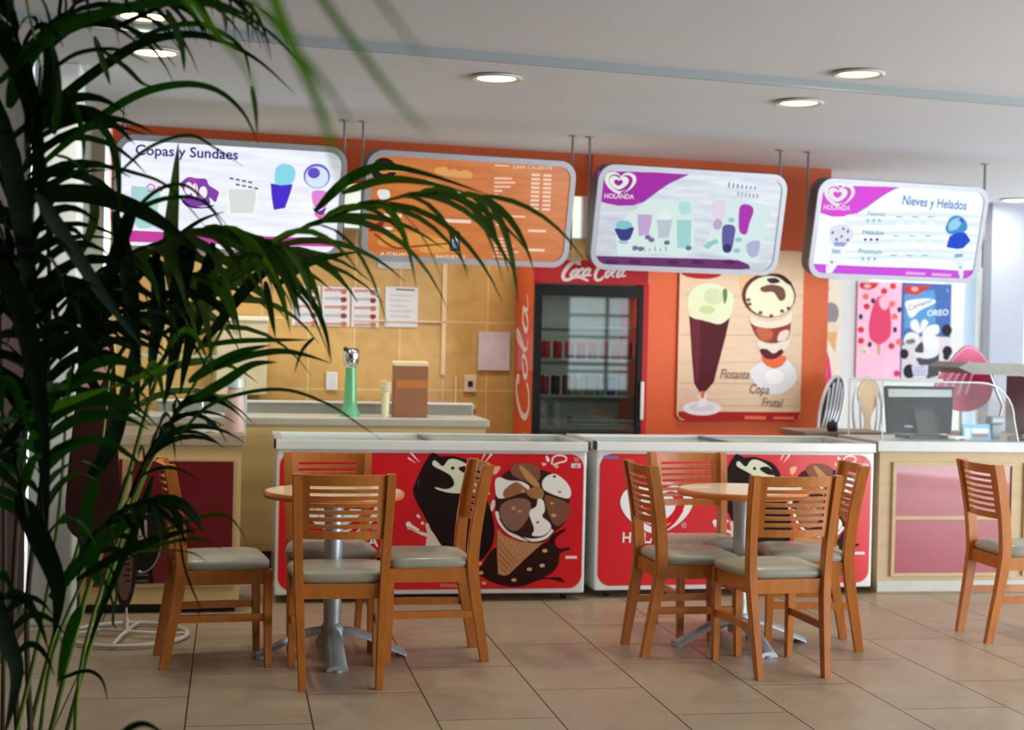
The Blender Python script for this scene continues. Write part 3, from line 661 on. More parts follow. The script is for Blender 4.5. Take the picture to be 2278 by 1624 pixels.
D['coolerside'] = [
('l',(235,225,225),[(.476,.436),(.541,.426),(.569,.345),(.504,.245),(.374,.164),(.227,.124),(.115,.174),(.106,.285),(.162,.405),(.175,.546),(.125,.707),(.088,.807)],.066,.0297,1),
('l',(235,225,225),[(.347,.395),(.282,.335),(.208,.325),(.193,.385),(.264,.446),(.356,.466),(.365,.405),(.319,.385)],.044,.0198,1),
('l',(235,225,225),[(.356,.616),(.384,.566),(.319,.506),(.236,.486),(.204,.536),(.254,.616)],.044,.0198,1),
('l',(235,225,225),[(.365,.777),(.384,.707),(.31,.647),(.227,.637),(.208,.687),(.282,.757),(.384,.787),(.264,.767),(.212,.787),(.245,.848)],.044,.0198,1),
('l',(235,225,225),[(.458,1.179),(.532,1.189),(.559,1.119),(.485,1.028),(.356,.958),(.208,.948),(.115,1.008),(.125,1.109),(.199,1.169)],.066,.0297,1),
('l',(235,225,225),[(.356,1.29),(.3,1.219),(.217,1.209),(.19,1.26),(.264,1.33),(.356,1.34),(.371,1.29),(.319,1.27)],.044,.0198,1),
('l',(235,225,225),[(.3,1.37),(.43,1.451),(.559,1.511),(.587,1.481),(.485,1.43),(.319,1.39),(.217,1.39),(.208,1.451)],.044,.0198,1),
('l',(235,225,225),[(.356,1.652),(.384,1.591),(.31,1.521),(.227,1.511),(.204,1.561),(.282,1.631),(.384,1.662),(.264,1.642),(.208,1.662),(.245,1.742)],.044,.0198,1),
]
D['menusheet'] = [
('l',(205,150,140),[(.015,.235),(.166,.24)],.018,.018,0),
('e',(190,120,90),(.142,.227),(.021,.017),1),
('l',(190,185,190),[(.016,.18),(.167,.184)],.018,.018,0),
('e',(150,60,50),(.143,.175),(.021,.018),1),
('l',(205,150,140),[(.017,.124),(.168,.128)],.018,.018,0),
('e',(190,120,90),(.144,.122),(.021,.018),1),
('l',(190,185,190),[(.018,.069),(.169,.073)],.018,.018,0),
('e',(150,60,50),(.145,.069),(.021,.017),1),
('l',(205,150,140),[(.019,.013),(.17,.017)],.018,.018,0),
('e',(190,120,90),(.146,.016),(.021,.017),1),
('l',(205,150,140),[(.21,.241),(.363,.246)],.018,.018,0),
('e',(190,120,90),(.339,.233),(.021,.017),1),
('l',(190,185,190),[(.211,.185),(.364,.19)],.018,.018,0),
('e',(150,60,50),(.34,.18),(.021,.017),1),
('l',(205,150,140),[(.212,.129),(.365,.134)],.018,.018,0),
('e',(190,120,90),(.341,.127),(.021,.018),1),
('l',(190,185,190),[(.213,.074),(.366,.078)],.018,.018,0),
('e',(150,60,50),(.342,.074),(.021,.017),1),
('l',(205,150,140),[(.214,.018),(.367,.022)],.018,.018,0),
('e',(190,120,90),(.343,.021),(.021,.017),1),
('l',(205,150,140),[(.408,.247),(.562,.252)],.018,.018,0),
('e',(190,120,90),(.538,.239),(.022,.017),1),
('l',(190,185,190),[(.409,.191),(.564,.196)],.018,.018,0),
('e',(150,60,50),(.54,.186),(.021,.018),1),
('l',(205,150,140),[(.41,.135),(.565,.139)],.018,.018,0),
('e',(190,120,90),(.541,.133),(.021,.018),1),
('l',(190,185,190),[(.411,.079),(.566,.083)],.018,.018,0),
('e',(150,60,50),(.542,.079),(.021,.018),1),
('l',(205,150,140),[(.412,.023),(.567,.026)],.018,.018,0),
('e',(190,120,90),(.543,.026),(.021,.018),1),
]
D['blades'] = [
([(-.495,3.859,1.81),(-.365,3.803,1.92),(-.238,3.747,2.001),(-.132,3.694,2.026),(-.048,3.645,2.01),(.015,3.598,1.954),(.054,3.556,1.873)],.0212),
([(-.571,3.874,1.873),(-.431,3.821,1.984),(-.324,3.774,2.065),(-.218,3.726,2.126),(-.113,3.678,2.141),(-.029,3.633,2.119),(.054,3.588,2.069),(.132,3.543,1.993)],.0254),
([(-.543,3.668,1.999),(-.429,3.614,2.096),(-.327,3.562,2.144),(-.197,3.505,2.17),(-.078,3.449,2.168),(.01,3.399,2.129),(.078,3.351,2.067)],.028),
([(-.238,3.715,2.133),(-.133,3.671,2.162),(-.06,3.632,2.151),(.012,3.593,2.098),(.034,3.562,2.012)],.0146),
([(.033,3.46,1.995),(.042,3.458,1.946),(.047,3.456,1.886)],.012),
([(-.332,3.733,2.136),(-.307,3.727,2.063),(-.293,3.724,2.021)],.0169),
([(-.316,3.729,2.105),(-.258,3.718,2.064),(-.22,3.711,2.028),(-.194,3.706,2.021)],.0127),
([(-.392,3.742,2.008),(-.364,3.735,1.943),(-.351,3.732,1.882),(-.354,3.732,1.816)],.0159),
([(-.333,3.73,1.944),(-.29,3.721,1.892),(-.269,3.716,1.799),(-.269,3.714,1.672)],.0191),
([(-.15,3.995,1.534),(-.159,3.965,1.669),(-.151,3.931,1.791),(-.14,3.897,1.914)],.0408),
([(-.434,4.044,1.367),(-.301,4.022,1.496),(-.213,4.008,1.613),(-.102,3.989,1.718),(-.024,3.975,1.754)],.0229),
([(-.085,3.981,1.407),(.004,3.931,1.423),(.115,3.877,1.429),(.193,3.828,1.431)],.0147),
([(-.104,3.881,1.32),(-.038,3.87,1.364),(.027,3.858,1.399),(.095,3.846,1.416)],.0268),
([(-.049,3.872,1.349),(.027,3.858,1.384),(.115,3.842,1.401),(.181,3.83,1.393),(.243,3.818,1.374)],.0179),
([(-.092,3.878,1.276),(-.016,3.865,1.322),(.05,3.854,1.366),(.111,3.842,1.374)],.0268),
([(-.139,3.885,1.168),(-.059,3.872,1.259),(.04,3.854,1.297),(.139,3.836,1.305),(.238,3.817,1.272),(.316,3.803,1.223),(.372,3.792,1.187)],.0101),
([(-.483,3.644,1.23),(-.378,3.626,1.275),(-.267,3.606,1.315)],.0247),
([(-.277,3.709,1.31),(-.192,3.694,1.343),(-.12,3.682,1.379)],.0148),
([(-.234,4,.895),(-.122,3.98,.955),(-.033,3.964,.98),(.013,3.956,.964),(.05,3.948,.909)],.0103),
([(-.223,3.998,.884),(-.121,3.979,.913),(-.065,3.969,.916),(-.014,3.959,.892)],.0103),
([(-.301,4.012,.865),(-.2,3.993,.885),(-.098,3.975,.883),(-.051,3.966,.857)],.0069),
([(.134,3.842,1.582),(.189,3.831,1.533),(.226,3.823,1.461),(.244,3.818,1.375)],.0168),
([(.079,3.852,1.575),(.093,3.848,1.503),(.106,3.844,1.434)],.0179),
([(.088,3.851,1.648),(.145,3.839,1.56),(.19,3.83,1.505),(.243,3.818,1.383)],.0101),
([(.199,3.776,1.438),(.17,3.781,1.405),(.152,3.784,1.349)],.0088),
([(-.124,3.39,2.179),(-.009,3.369,2.143),(.087,3.35,2.077),(.166,3.334,1.982)],.0097),
([(-.284,3.719,1.799),(-.202,3.705,1.875),(-.109,3.688,1.908),(-.046,3.676,1.878),(.018,3.664,1.837)],.0095),
([(-.42,3.744,1.854),(-.389,3.739,1.847),(-.357,3.732,1.827),(-.326,3.726,1.798)],.0085),
([(-.268,3.816,1.7),(-.195,3.804,1.778),(-.131,3.792,1.801),(-.077,3.782,1.77),(0,3.766,1.684)],.0098),
([(-.441,3.849,1.784),(-.346,3.832,1.84),(-.239,3.812,1.826),(-.152,3.796,1.79),(-.054,3.776,1.683)],.0109),
([(-.432,3.648,2.022),(-.362,3.636,2.075),(-.271,3.619,2.087),(-.2,3.606,2.058)],.0124),
([(-.284,3.818,1.678),(-.237,3.811,1.734),(-.152,3.795,1.768),(-.066,3.779,1.754),(.006,3.764,1.641)],.0131),
([(-.226,3.281,.583),(-.194,3.276,.614),(-.157,3.269,.62),(-.106,3.26,.586)],.0151),
([(-.409,3.925,.573),(-.343,3.913,.597),(-.303,3.906,.576),(-.287,3.902,.52)],.0101),
([(-.119,3.878,.94),(-.106,3.874,.862),(-.081,3.868,.795),(-.058,3.863,.749)],.0067),
([(-.481,3.754,1.752),(-.359,3.757,1.766),(-.244,3.761,1.74),(-.149,3.768,1.69),(-.074,3.779,1.626)],.0472),
([(-.435,3.542,1.745),(-.371,3.596,1.641),(-.294,3.648,1.522),(-.204,3.697,1.403)],.0371),
([(-.237,3.811,1.755),(-.276,3.816,1.635),(-.313,3.82,1.482),(-.332,3.822,1.372)],.037),
([(-.285,3.819,1.733),(-.252,3.845,1.571),(-.235,3.873,1.407),(-.225,3.902,1.233)],.0419),
([(-.108,3.99,1.695),(-.133,3.992,1.557),(-.14,3.991,1.419),(-.167,3.993,1.252)],.0505),
([(-.197,4.005,1.647),(-.186,4.001,1.499),(-.198,4.001,1.395),(-.205,4.001,1.28)],.0413),
([(-.051,3.979,1.674),(-.082,3.982,1.501),(-.108,3.985,1.397),(-.128,3.987,1.282)],.0413),
([(.012,3.966,1.623),(-.054,3.977,1.536),(-.132,3.99,1.465),(-.21,4.004,1.418)],.0275),
([(.113,3.948,1.643),(.025,3.963,1.549),(-.052,3.975,1.444),(-.096,3.982,1.386)],.0298),
([(-.416,3.841,1.567),(-.339,3.825,1.481),(-.348,3.825,1.35),(-.282,3.811,1.265)],.0479),
([(-.531,3.557,1.613),(-.459,3.542,1.475),(-.416,3.531,1.276),(-.393,3.523,1.076)],.05),
([(-.553,3.669,1.988),(-.499,3.656,1.784),(-.465,3.646,1.579),(-.451,3.64,1.373)],.0515),
([(-.556,3.672,2.133),(-.483,3.657,2.031),(-.445,3.647,1.867),(-.431,3.642,1.662)],.0474),
([(-.536,3.757,1.348),(-.472,3.744,1.265),(-.434,3.736,1.16),(-.419,3.73,.949)],.0487),
([(-.534,3.657,1.474),(-.464,3.646,1.538),(-.373,3.629,1.56),(-.302,3.616,1.541)],.0247),
([(-.518,3.65,1.166),(-.458,3.64,1.239),(-.388,3.628,1.292),(-.318,3.615,1.314)],.0226),
([(-.434,3.933,.776),(-.327,3.915,.901),(-.229,3.899,.982),(-.175,3.89,1.041)],.0335),
([(-.369,3.922,.822),(-.239,3.899,.901),(-.141,3.882,.939),(-.075,3.87,.954)],.0246),
([(-.357,3.918,.755),(-.389,3.923,.665),(-.411,3.925,.553)],.0313),
([(-.537,3.749,.808),(-.512,3.743,.714),(-.485,3.737,.629),(-.51,3.739,.481)],.0466),
([(-.503,3.848,1.042),(-.447,3.836,.935),(-.402,3.826,.816),(-.411,3.826,.696)],.0544),
([(-.35,4.024,1.071),(-.295,4.015,1.163),(-.264,4.012,1.302),(-.244,4.01,1.44)],.0413),
([(-.323,4.014,.796),(-.359,4.023,.933),(-.333,4.021,1.082),(-.296,4.016,1.221)],.039),
([(-.47,3.652,1.887),(-.431,3.646,1.94),(-.422,3.646,2.043),(-.445,3.652,2.156)],.0412),
([(-.512,3.661,1.948),(-.473,3.656,2.062),(-.404,3.644,2.136),(-.314,3.628,2.179)],.0412),
([(-.162,3.601,2.182),(-.13,3.594,2.111),(-.118,3.59,2.039)],.0206),
([(-.089,3.486,2.183),(-.058,3.479,2.123),(-.028,3.473,2.089),(.002,3.467,2.087)],.016),
([(-.049,3.478,2.193),(-.029,3.474,2.144),(-.026,3.473,2.109)],.014),
([(.101,3.847,1.559),(.177,3.834,1.617),(.242,3.823,1.64),(.308,3.811,1.653)],.0224),
([(-.345,3.831,1.786),(-.333,3.828,1.721),(-.363,3.832,1.633),(-.426,3.842,1.544)],.0239),
([(-.409,3.641,1.889),(-.403,3.641,1.971),(-.41,3.644,2.064),(-.434,3.65,2.135)],.0206),
([(-.192,3.995,1.074),(-.235,4.001,.935),(-.31,4.011,.739),(-.353,4.017,.612)],.0229),
([(-.312,4.014,.865),(-.277,4.006,.797),(-.287,4.006,.705),(-.273,4.003,.682)],.008),
([(-.335,4.018,.876),(-.306,4.011,.796),(-.288,4.007,.751),(-.282,4.005,.691)],.0103),
([(.194,3.783,1.747),(.266,3.732,1.82),(.347,3.68,1.85),(.449,3.623,1.831),(.597,3.557,1.779)],.0259),
([(.255,3.721,1.788),(.35,3.704,1.821),(.447,3.686,1.819),(.565,3.664,1.792)],.0218),
]
D['near'] = [
([(.025,1.784,1.983),(.013,1.683,1.889),(.031,1.576,1.794),(.053,1.469,1.712),(.074,1.362,1.638),(.088,1.257,1.558)],.0141),
([(.069,1.571,1.906),(.051,1.522,1.836),(.071,1.467,1.772),(.11,1.408,1.702),(.142,1.35,1.647),(.165,1.294,1.612)],.0092),
([(.109,1.288,1.811),(.099,1.294,1.776),(.112,1.296,1.736),(.135,1.296,1.704),(.159,1.296,1.675)],.0053),
([(-.003,1.891,2.03),(-.017,1.78,1.913),(.004,1.663,1.812),(.049,1.541,1.734),(.083,1.422,1.668),(.098,1.307,1.616)],.0111),
([(-.084,2.162,2.145),(-.094,2.039,1.976),(-.07,1.911,1.862),(-.03,1.78,1.79),(.008,1.65,1.724),(.02,1.525,1.67)],.0079),
]
D['canes'] = [
([(-.552,4.455,.27),(-.439,4.408,.733),(-.362,4.364,1.039),(-.328,4.329,1.34)],.0163),
([(-.479,4.34,.299),(-.379,4.278,.717),(-.284,4.214,.993),(-.215,4.154,1.25),(-.135,4.093,1.49)],.0169),
([(-.447,4.436,.273),(-.323,4.319,.747),(-.214,4.203,1.085),(-.097,4.083,1.302),(.046,3.96,1.607)],.0157),
([(-.559,4.253,.324),(-.479,4.143,.658),(-.427,4.036,.966),(-.4,3.935,1.28)],.0139),
([(-.586,4.258,.323),(-.574,4.162,.774),(-.568,4.065,1.135),(-.568,3.969,1.477)],.0139),
([(-.406,4.327,.3),(-.377,4.258,.586),(-.247,4.173,1.01),(-.147,4.09,1.201)],.0133),
([(-.515,4.448,.271),(-.471,4.377,.551),(-.37,4.294,.8),(-.26,4.21,1)],.0136),
([(-.455,3.754,2.06),(-.446,3.278,2.254),(-.322,2.778,2.344),(-.119,2.261,2.188),(.032,1.752,1.969),(.114,1.256,1.801)],.0064),
([(-.534,4.452,.271),(-.534,4.306,.689),(-.481,4.15,1.07),(-.453,3.999,1.481),(-.453,3.852,1.859)],.0188),
([(-.558,4.355,.297),(-.557,4.21,.766),(-.511,4.056,1.251),(-.489,3.907,1.699),(-.455,3.754,2.06)],.0184),
]
D['fronds'] = [
([(-.342,4.124,1.062),(-.289,4.072,1.195),(-.165,4.008,1.384),(-.043,3.943,1.547),(.089,3.877,1.663),(.239,3.806,1.737),(.355,3.741,1.774),(.468,3.676,1.792),(.568,3.613,1.784)],.48,16,.026),
([(-.448,4.048,1.481),(-.357,4.013,1.574),(-.245,3.973,1.644),(-.112,3.929,1.691),(-.001,3.889,1.698),(.11,3.847,1.665)],.34,13,.04),
([(-.28,3.724,2.159),(-.153,3.633,2.205),(-.051,3.547,2.219),(.03,3.464,2.175)],.22,7,.012),
([(-.445,3.752,2.06),(-.412,3.714,2.149),(-.338,3.667,2.227),(-.234,3.615,2.263)],.36,10,.024),
([(-.312,4.123,1.345),(-.215,4.082,1.487),(-.113,4.039,1.582),(.001,3.994,1.642),(.113,3.948,1.654)],.36,10,.034),
([(-.41,4.038,1.276),(-.353,3.996,1.392),(-.263,3.947,1.484),(-.152,3.893,1.542)],.3,7,.034),
([(-.553,3.864,1.476),(-.531,3.83,1.692),(-.487,3.791,1.851),(-.433,3.748,1.954)],.36,11,.036),
([(-.453,3.842,1.261),(-.48,3.783,1.477),(-.515,3.724,1.622),(-.588,3.671,1.7)],.36,10,.036),
([(-.254,4.107,1.01),(-.208,4.066,1.126),(-.162,4.025,1.199),(-.128,3.986,1.259)],.26,8,.022),
([(-.48,3.843,.988),(-.506,3.783,1.156),(-.54,3.723,1.286),(-.582,3.665,1.37)],.34,9,.036),
([(-.402,4.029,.794),(-.344,3.986,.914),(-.254,3.937,1),(-.175,3.889,1.028)],.24,8,.03),
([(-.436,3.935,.866),(-.453,3.873,1.04),(-.427,3.803,1.198),(-.369,3.726,1.32)],.32,10,.036),
([(-.486,3.759,2.006),(-.504,3.73,2.116),(-.542,3.704,2.202),(-.599,3.682,2.255)],.34,9,.036),
([(-.497,3.941,.585),(-.523,3.881,.731),(-.547,3.819,.829),(-.59,3.76,.881)],.3,8,.032),
([(-.452,3.942,1.145),(-.451,3.911,1.313),(-.417,3.873,1.458),(-.351,3.828,1.546)],.34,11,.034),
([(-.505,3.85,1.151),(-.483,3.816,1.37),(-.46,3.78,1.531),(-.469,3.75,1.668)],.34,11,.036),
]

# ================================================================== MATERIALS
def tiles(name, c1, c2, grout, bw, bh, ox, oy, mortar, rough, plane='xy', offset=.5, nscale=3, namt=.12, bump=.3, coat=0, rot=False, stretch=(1, 1, 1), spec=.5):
    m = bpy.data.materials.new(name); m.use_nodes = True; nt = m.node_tree; b = nt.nodes['Principled BSDF']; L = nt.links.new
    tc = nt.nodes.new('ShaderNodeTexCoord'); sp = nt.nodes.new('ShaderNodeSeparateXYZ'); L(tc.outputs['Object'], sp.inputs[0])
    cb = nt.nodes.new('ShaderNodeCombineXYZ')
    u, v = ('X', 'Y') if plane == 'xy' else ('X', 'Z')
    if rot: u, v = v, u
    ax = nt.nodes.new('ShaderNodeMath'); ax.inputs[1].default_value = ox; ay = nt.nodes.new('ShaderNodeMath'); ay.inputs[1].default_value = oy
    L(sp.outputs[u], ax.inputs[0]); L(sp.outputs[v], ay.inputs[0]); L(ax.outputs[0], cb.inputs[0]); L(ay.outputs[0], cb.inputs[1])
    br = nt.nodes.new('ShaderNodeTexBrick'); L(cb.outputs[0], br.inputs[0]); br.offset = offset; br.squash = 1
    br.inputs['Scale'].default_value = 1; br.inputs['Brick Width'].default_value = bw; br.inputs['Row Height'].default_value = bh
    br.inputs['Mortar Size'].default_value = mortar; br.inputs['Mortar Smooth'].default_value = .1; br.inputs['Bias'].default_value = 0
    br.inputs['Color1'].default_value = (*lin(c1), 1); br.inputs['Color2'].default_value = (*lin(c2), 1); br.inputs['Mortar'].default_value = (*lin(grout), 1)
    n = nt.nodes.new('ShaderNodeTexNoise'); n.inputs['Scale'].default_value = nscale; n.inputs['Detail'].default_value = 6; n.inputs['Distortion'].default_value = 1.2
    mp = nt.nodes.new('ShaderNodeMapping'); mp.inputs['Scale'].default_value = stretch; L(tc.outputs['Object'], mp.inputs[0]); L(mp.outputs[0], n.inputs['Vector'])
    mr = nt.nodes.new('ShaderNodeMapRange'); mr.inputs['From Min'].default_value = .3; mr.inputs['From Max'].default_value = .7
    mr.inputs['To Min'].default_value = 1 - namt; mr.inputs['To Max'].default_value = 1 + namt; L(n.outputs[0], mr.inputs[0])
    mx = nt.nodes.new('ShaderNodeVectorMath'); mx.operation = 'SCALE'; L(br.outputs[0], mx.inputs[0]); L(mr.outputs[0], mx.inputs['Scale']); L(mx.outputs[0], b.inputs['Base Color'])
    bu = nt.nodes.new('ShaderNodeBump'); bu.inputs['Strength'].default_value = bump; bu.inputs['Distance'].default_value = .003
    iv = nt.nodes.new('ShaderNodeMath'); iv.operation = 'SUBTRACT'; iv.inputs[0].default_value = 1; L(br.outputs['Fac'], iv.inputs[1]); L(iv.outputs[0], bu.inputs['Height']); L(bu.outputs[0], b.inputs['Normal'])
    b.inputs['Roughness'].default_value = rough; b.inputs['Coat Weight'].default_value = coat; b.inputs['Specular IOR Level'].default_value = spec
    return m
M_floor = tiles('beige_stone_floor_tile', (172, 153, 128), (165, 146, 122), (70, 52, 40), .931, .4655, .35, .144, .0035, .38, rot=True, nscale=4.5, namt=.07, stretch=(1.4, 1, 1))
M_tile = tiles('ochre_wall_tile', (206, 164, 94), (198, 156, 88), (226, 196, 142), .306, .46, -.166, -.178, .004, .35, plane='xz', offset=0, nscale=5, namt=.12)
M_white = mat('white_plaster', (222, 222, 222), .8, noise=.02, scale=3)
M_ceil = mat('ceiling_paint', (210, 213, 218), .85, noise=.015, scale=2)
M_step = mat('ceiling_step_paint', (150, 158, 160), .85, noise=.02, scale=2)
M_orange = mat('orange_paint', (206, 86, 20), .55, noise=.04, scale=4)
M_wood = mat('chair_wood', (186, 110, 40), .33, noise=.14, scale=7, stretch=(6, 6, 1), coat=.3, detail=6)
M_edge = mat('beech_edge', (205, 120, 62), .35, noise=.1, scale=8, coat=.2)
M_top = mat('cream_laminate', (236, 212, 180), .22, noise=.03, scale=6, coat=.3)
M_vinyl = mat('grey_green_vinyl', (158, 156, 140), .38, noise=.05, scale=9, coat=.15)
M_alu = mat('brushed_aluminium', (186, 198, 206), .42, .65, noise=.05, scale=20)
M_chrome = mat('chrome', (220, 222, 224), .1, 1, noise=0)
M_silver = mat('silver_plastic', (150, 153, 162), .4, .3, noise=.03)
M_enamel = mat('white_enamel', (218, 220, 218), .25, noise=.02, scale=5, coat=.3)
M_black = mat('black_plastic', (22, 22, 24), .4, noise=.1)
M_dark = mat('dark_grey_plastic', (40, 44, 48), .45, noise=.06)
M_red = mat('freezer_red_vinyl', (206, 22, 32), .3, noise=.03, scale=2)
M_cream = mat('cream_laminate_cabinet', (206, 176, 120), .5, noise=.05, scale=4)
M_tan = mat('tan_laminate_cabinet', (190, 164, 124), .5, noise=.06, scale=4, stretch=(1, 1, 5))
M_taupe = mat('taupe_worktop', (166, 150, 126), .45, noise=.06, scale=14)
M_glass = glass('clear_glass', (.97, 1, .99), .0, ior=1.3, mult=.3)
M_door = glass('cooler_door_glass', (.66, .74, .71), .06)
M_steel = mat('stainless_steel', (170, 172, 172), .3, .9, noise=.06, scale=9, stretch=(8, 1, 1))
def bulb(name, col, s):
    m = bpy.data.materials.new(name); m.use_nodes = True; b = m.node_tree.nodes['Principled BSDF']
    b.inputs['Base Color'].default_value = (*lin(col), 1); b.inputs['Emission Color'].default_value = (*lin(col), 1); b.inputs['Emission Strength'].default_value = s; return m

# ================================================================== SETTING
g = G(); g.box(-1.3, -1.6, -.1, 8.4, 12.9, 0); struct('floor', g, M_floor)
def wbox(name, m, x0, y0, z0, x1, y1, z1):
    g = G(); g.box(x0, y0, z0, x1, y1, z1); o = struct(name, g, m); o.matrix_world = WROT; return o
g = G(); g.prism([(-1.3, 6.70), (8.4, 8.185), (8.4, 12.9), (-1.3, 12.9)], 2.74, 2.92, lambda u, v, q: (u, v, q)); struct('ceiling', g, M_ceil)
g = G(); g.prism([(-1.3, -1.75), (8.4, -1.75), (8.4, 8.16), (-1.3, 6.68)], 2.785, 2.92, lambda u, v, q: (u, v, q)); struct('ceiling_near', g, M_ceil)
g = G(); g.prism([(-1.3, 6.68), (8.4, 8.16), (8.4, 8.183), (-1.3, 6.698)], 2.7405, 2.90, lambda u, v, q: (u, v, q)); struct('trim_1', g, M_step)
wbox('wall_back_tiled', M_tile, .742, 9.84, 0, 3.95, 10.0, 2.14)
wbox('wall_back_header', M_orange, .742, 9.84, 2.45, 3.95, 10.0, 2.74)
wbox('wall_back_jamb', M_orange, .742, 9.84, 2.14, .86, 10.0, 2.45)
wbox('wall_back_orange', M_orange, 3.95, 9.80, 0, 5.826, 10.0, 2.74)
g = G(); g.box(.86, 9.90, 2.14, 3.95, 9.93, 2.45)
o = struct('window_1', g, bulb('backlit_clerestory_pane', (226, 236, 222), .75)); o.matrix_world = WROT
g = G()
for x in (.86, 1.62, 2.38, 3.14, 3.91): g.box(x, 9.86, 2.14, x + .035, 9.90, 2.45)
g.box(.86, 9.86, 2.14, 3.95, 9.90, 2.16)
o = g.build('window_frame', M_white, o)
g = G(); g.box(2.9, 9.828, 1.2, 2.93, 9.84, 2.14); g.box(3.0, 9.828, .95, 3.012, 9.84, 1.2)
g.box(2.3, 9.828, 1.55, 2.93, 9.838, 1.56)
o = struct('trim_2', g, mat('cream_conduit', (236, 206, 158), .5)); o.matrix_world = WROT
# right-hand alcove
wbox('wall_back_right', M_white, 5.0, 11.4, 0, 8.14, 11.55, 2.74)
wbox('wall_right_column', mat('grey_lavender_paint', (176, 180, 194), .7, noise=.02), 8.34, 11.30, 0, 8.70, 11.7, 2.74)
wbox('wall_back_right_lintel', mat('grey_lavender_paint', (176, 180, 194), .7), 8.14, 11.4, 2.42, 8.34, 11.55, 2.74)
wbox('wall_back_right_lintel_wide', mat('grey_lavender_paint', (176, 180, 194), .7), 8.70, 11.4, 2.40, 9.9, 11.55, 2.74)
for i, (x0, x1) in enumerate(((8.14, 8.34), (8.70, 9.9))):
    g = G(); g.box(x0, 11.45, 0, x1, 11.46, 2.42); o = struct('window_%d' % (i + 2), g, M_glass); o.matrix_world = WROT
    g = G(); g.box(x0, 11.43, 0, x0 + .02, 11.48, 2.42); g.box(x1 - .02, 11.43, 0, x1, 11.48, 2.42); o = g.build('window_frame', M_white, o)
# shopfront behind the camera and the open glazed side on the right
M_front = mat('dark_shopfront', (60, 58, 54), .7)
g = G(); g.box(-1.3, -1.75, 0, 4.55, -1.6, 2.78); g.box(5.5, -1.75, 0, 8.4, -1.6, 2.78); g.box(4.55, -1.75, 0, 5.5, -1.6, .75); g.box(4.55, -1.75, 2.1, 5.5, -1.6, 2.78); struct('wall_front', g, M_front)
g = G(); g.box(4.55, -1.70, .75, 4.60, -1.64, 2.1); g.box(5.45, -1.70, .75, 5.5, -1.64, 2.1); g.box(5.12, -1.70, .75, 5.16, -1.64, 2.1)
for z in (.75, 1.02, 1.12, 1.22, 1.50, 1.80, 2.06): g.box(4.6, -1.69, z, 5.45, -1.65, z + .035)
struct('window_4', g, M_front)
g = G()
for y in (-1.7, 1.0, 3.7, 6.4, 8.6, 11.0): g.box(8.30, y, 0, 8.38, y + .08, 2.76)
g.box(8.30, -1.6, 2.60, 8.38, 11.2, 2.74); g.box(8.30, -1.6, 0, 8.38, 11.2, .06); struct('window_5', g, M_silver)
# left
g = G(); g.box(-.96, 7.70, 0, -.745, 7.95, 2.74, .012); struct('wall_left_pillar', g, mat('white_gloss_paint', (226, 230, 230), .45, noise=.03))
g = G(); g.box(-.95, 7.95, 0, -.79, 9.75, 2.74); struct('wall_left', g, mat('sage_grey_paint', (150, 156, 142), .7, noise=.03))
g = G(); g.box(-1.12, -1.6, 0, -.97, 7.69, 1.5); struct('wall_left_panel', g, mat('maroon_laminate', (46, 14, 16), .95))
g = G(); g.box(-1.12, -1.6, 1.5, -.97, 7.69, 2.75); struct('wall_left_upper', g, mat('dark_brown_paint', (34, 32, 28), .9))
g = G(); g.box(-.97, -1.6, 0, -.955, 7.69, .12); struct('baseboard_left', g, M_black)

# ================================================================== CEILING LIGHTS
def downlight(x, y, z, label, wall=True):
    p = W(x, y, z) if wall else Vector((x, y, z))
    t = thing('ceiling_light', label, 'ceiling light', p, 0, 'round recessed ceiling lights')
    g = G(); g.lathe([(.093, -.001), (.118, -.001), (.128, -.006), (.128, -.012), (.118, -.018), (.098, -.012), (.093, -.001)], 40); g.build('trim_ring', mat('downlight_ring', (205, 204, 196), .35, .2), t, True)
    g = G(); g.lathe([(0, -.020), (.05, -.018), (.08, -.012), (.094, -.003)], 40); g.build('diffuser', bulb('warm_diffuser', (255, 250, 190), 5), t, True)
    l = bpy.data.lights.new('downlight_glow', 'AREA'); l.shape = 'DISK'; l.size = .17; l.energy = 7; l.color = (1, .95, .8)
    lo = bpy.data.objects.new('downlight_glow', l); COL.objects.link(lo); lo.parent = t; lo.location = (0, 0, -.03)
downlight(2.371, 7.17, 2.74, 'round lit ceiling light above the orange menu board')
downlight(4.061, 7.175, 2.74, 'round lit ceiling light above the third hanging menu board')
downlight(.728, 7.22, 2.74, 'round lit ceiling light above the leftmost menu board, behind palm leaves')
downlight(8.30, 10.95, 2.74, 'small distant ceiling light at the right edge beyond the last menu board')
downlight(2.981, 7.05, 2.785, 'upper right round ceiling light, on the camera side of the ceiling step', False)
downlight(-.392, 6.66, 2.785, 'round lit ceiling light at top left, nearest the camera behind palm leaves', False)

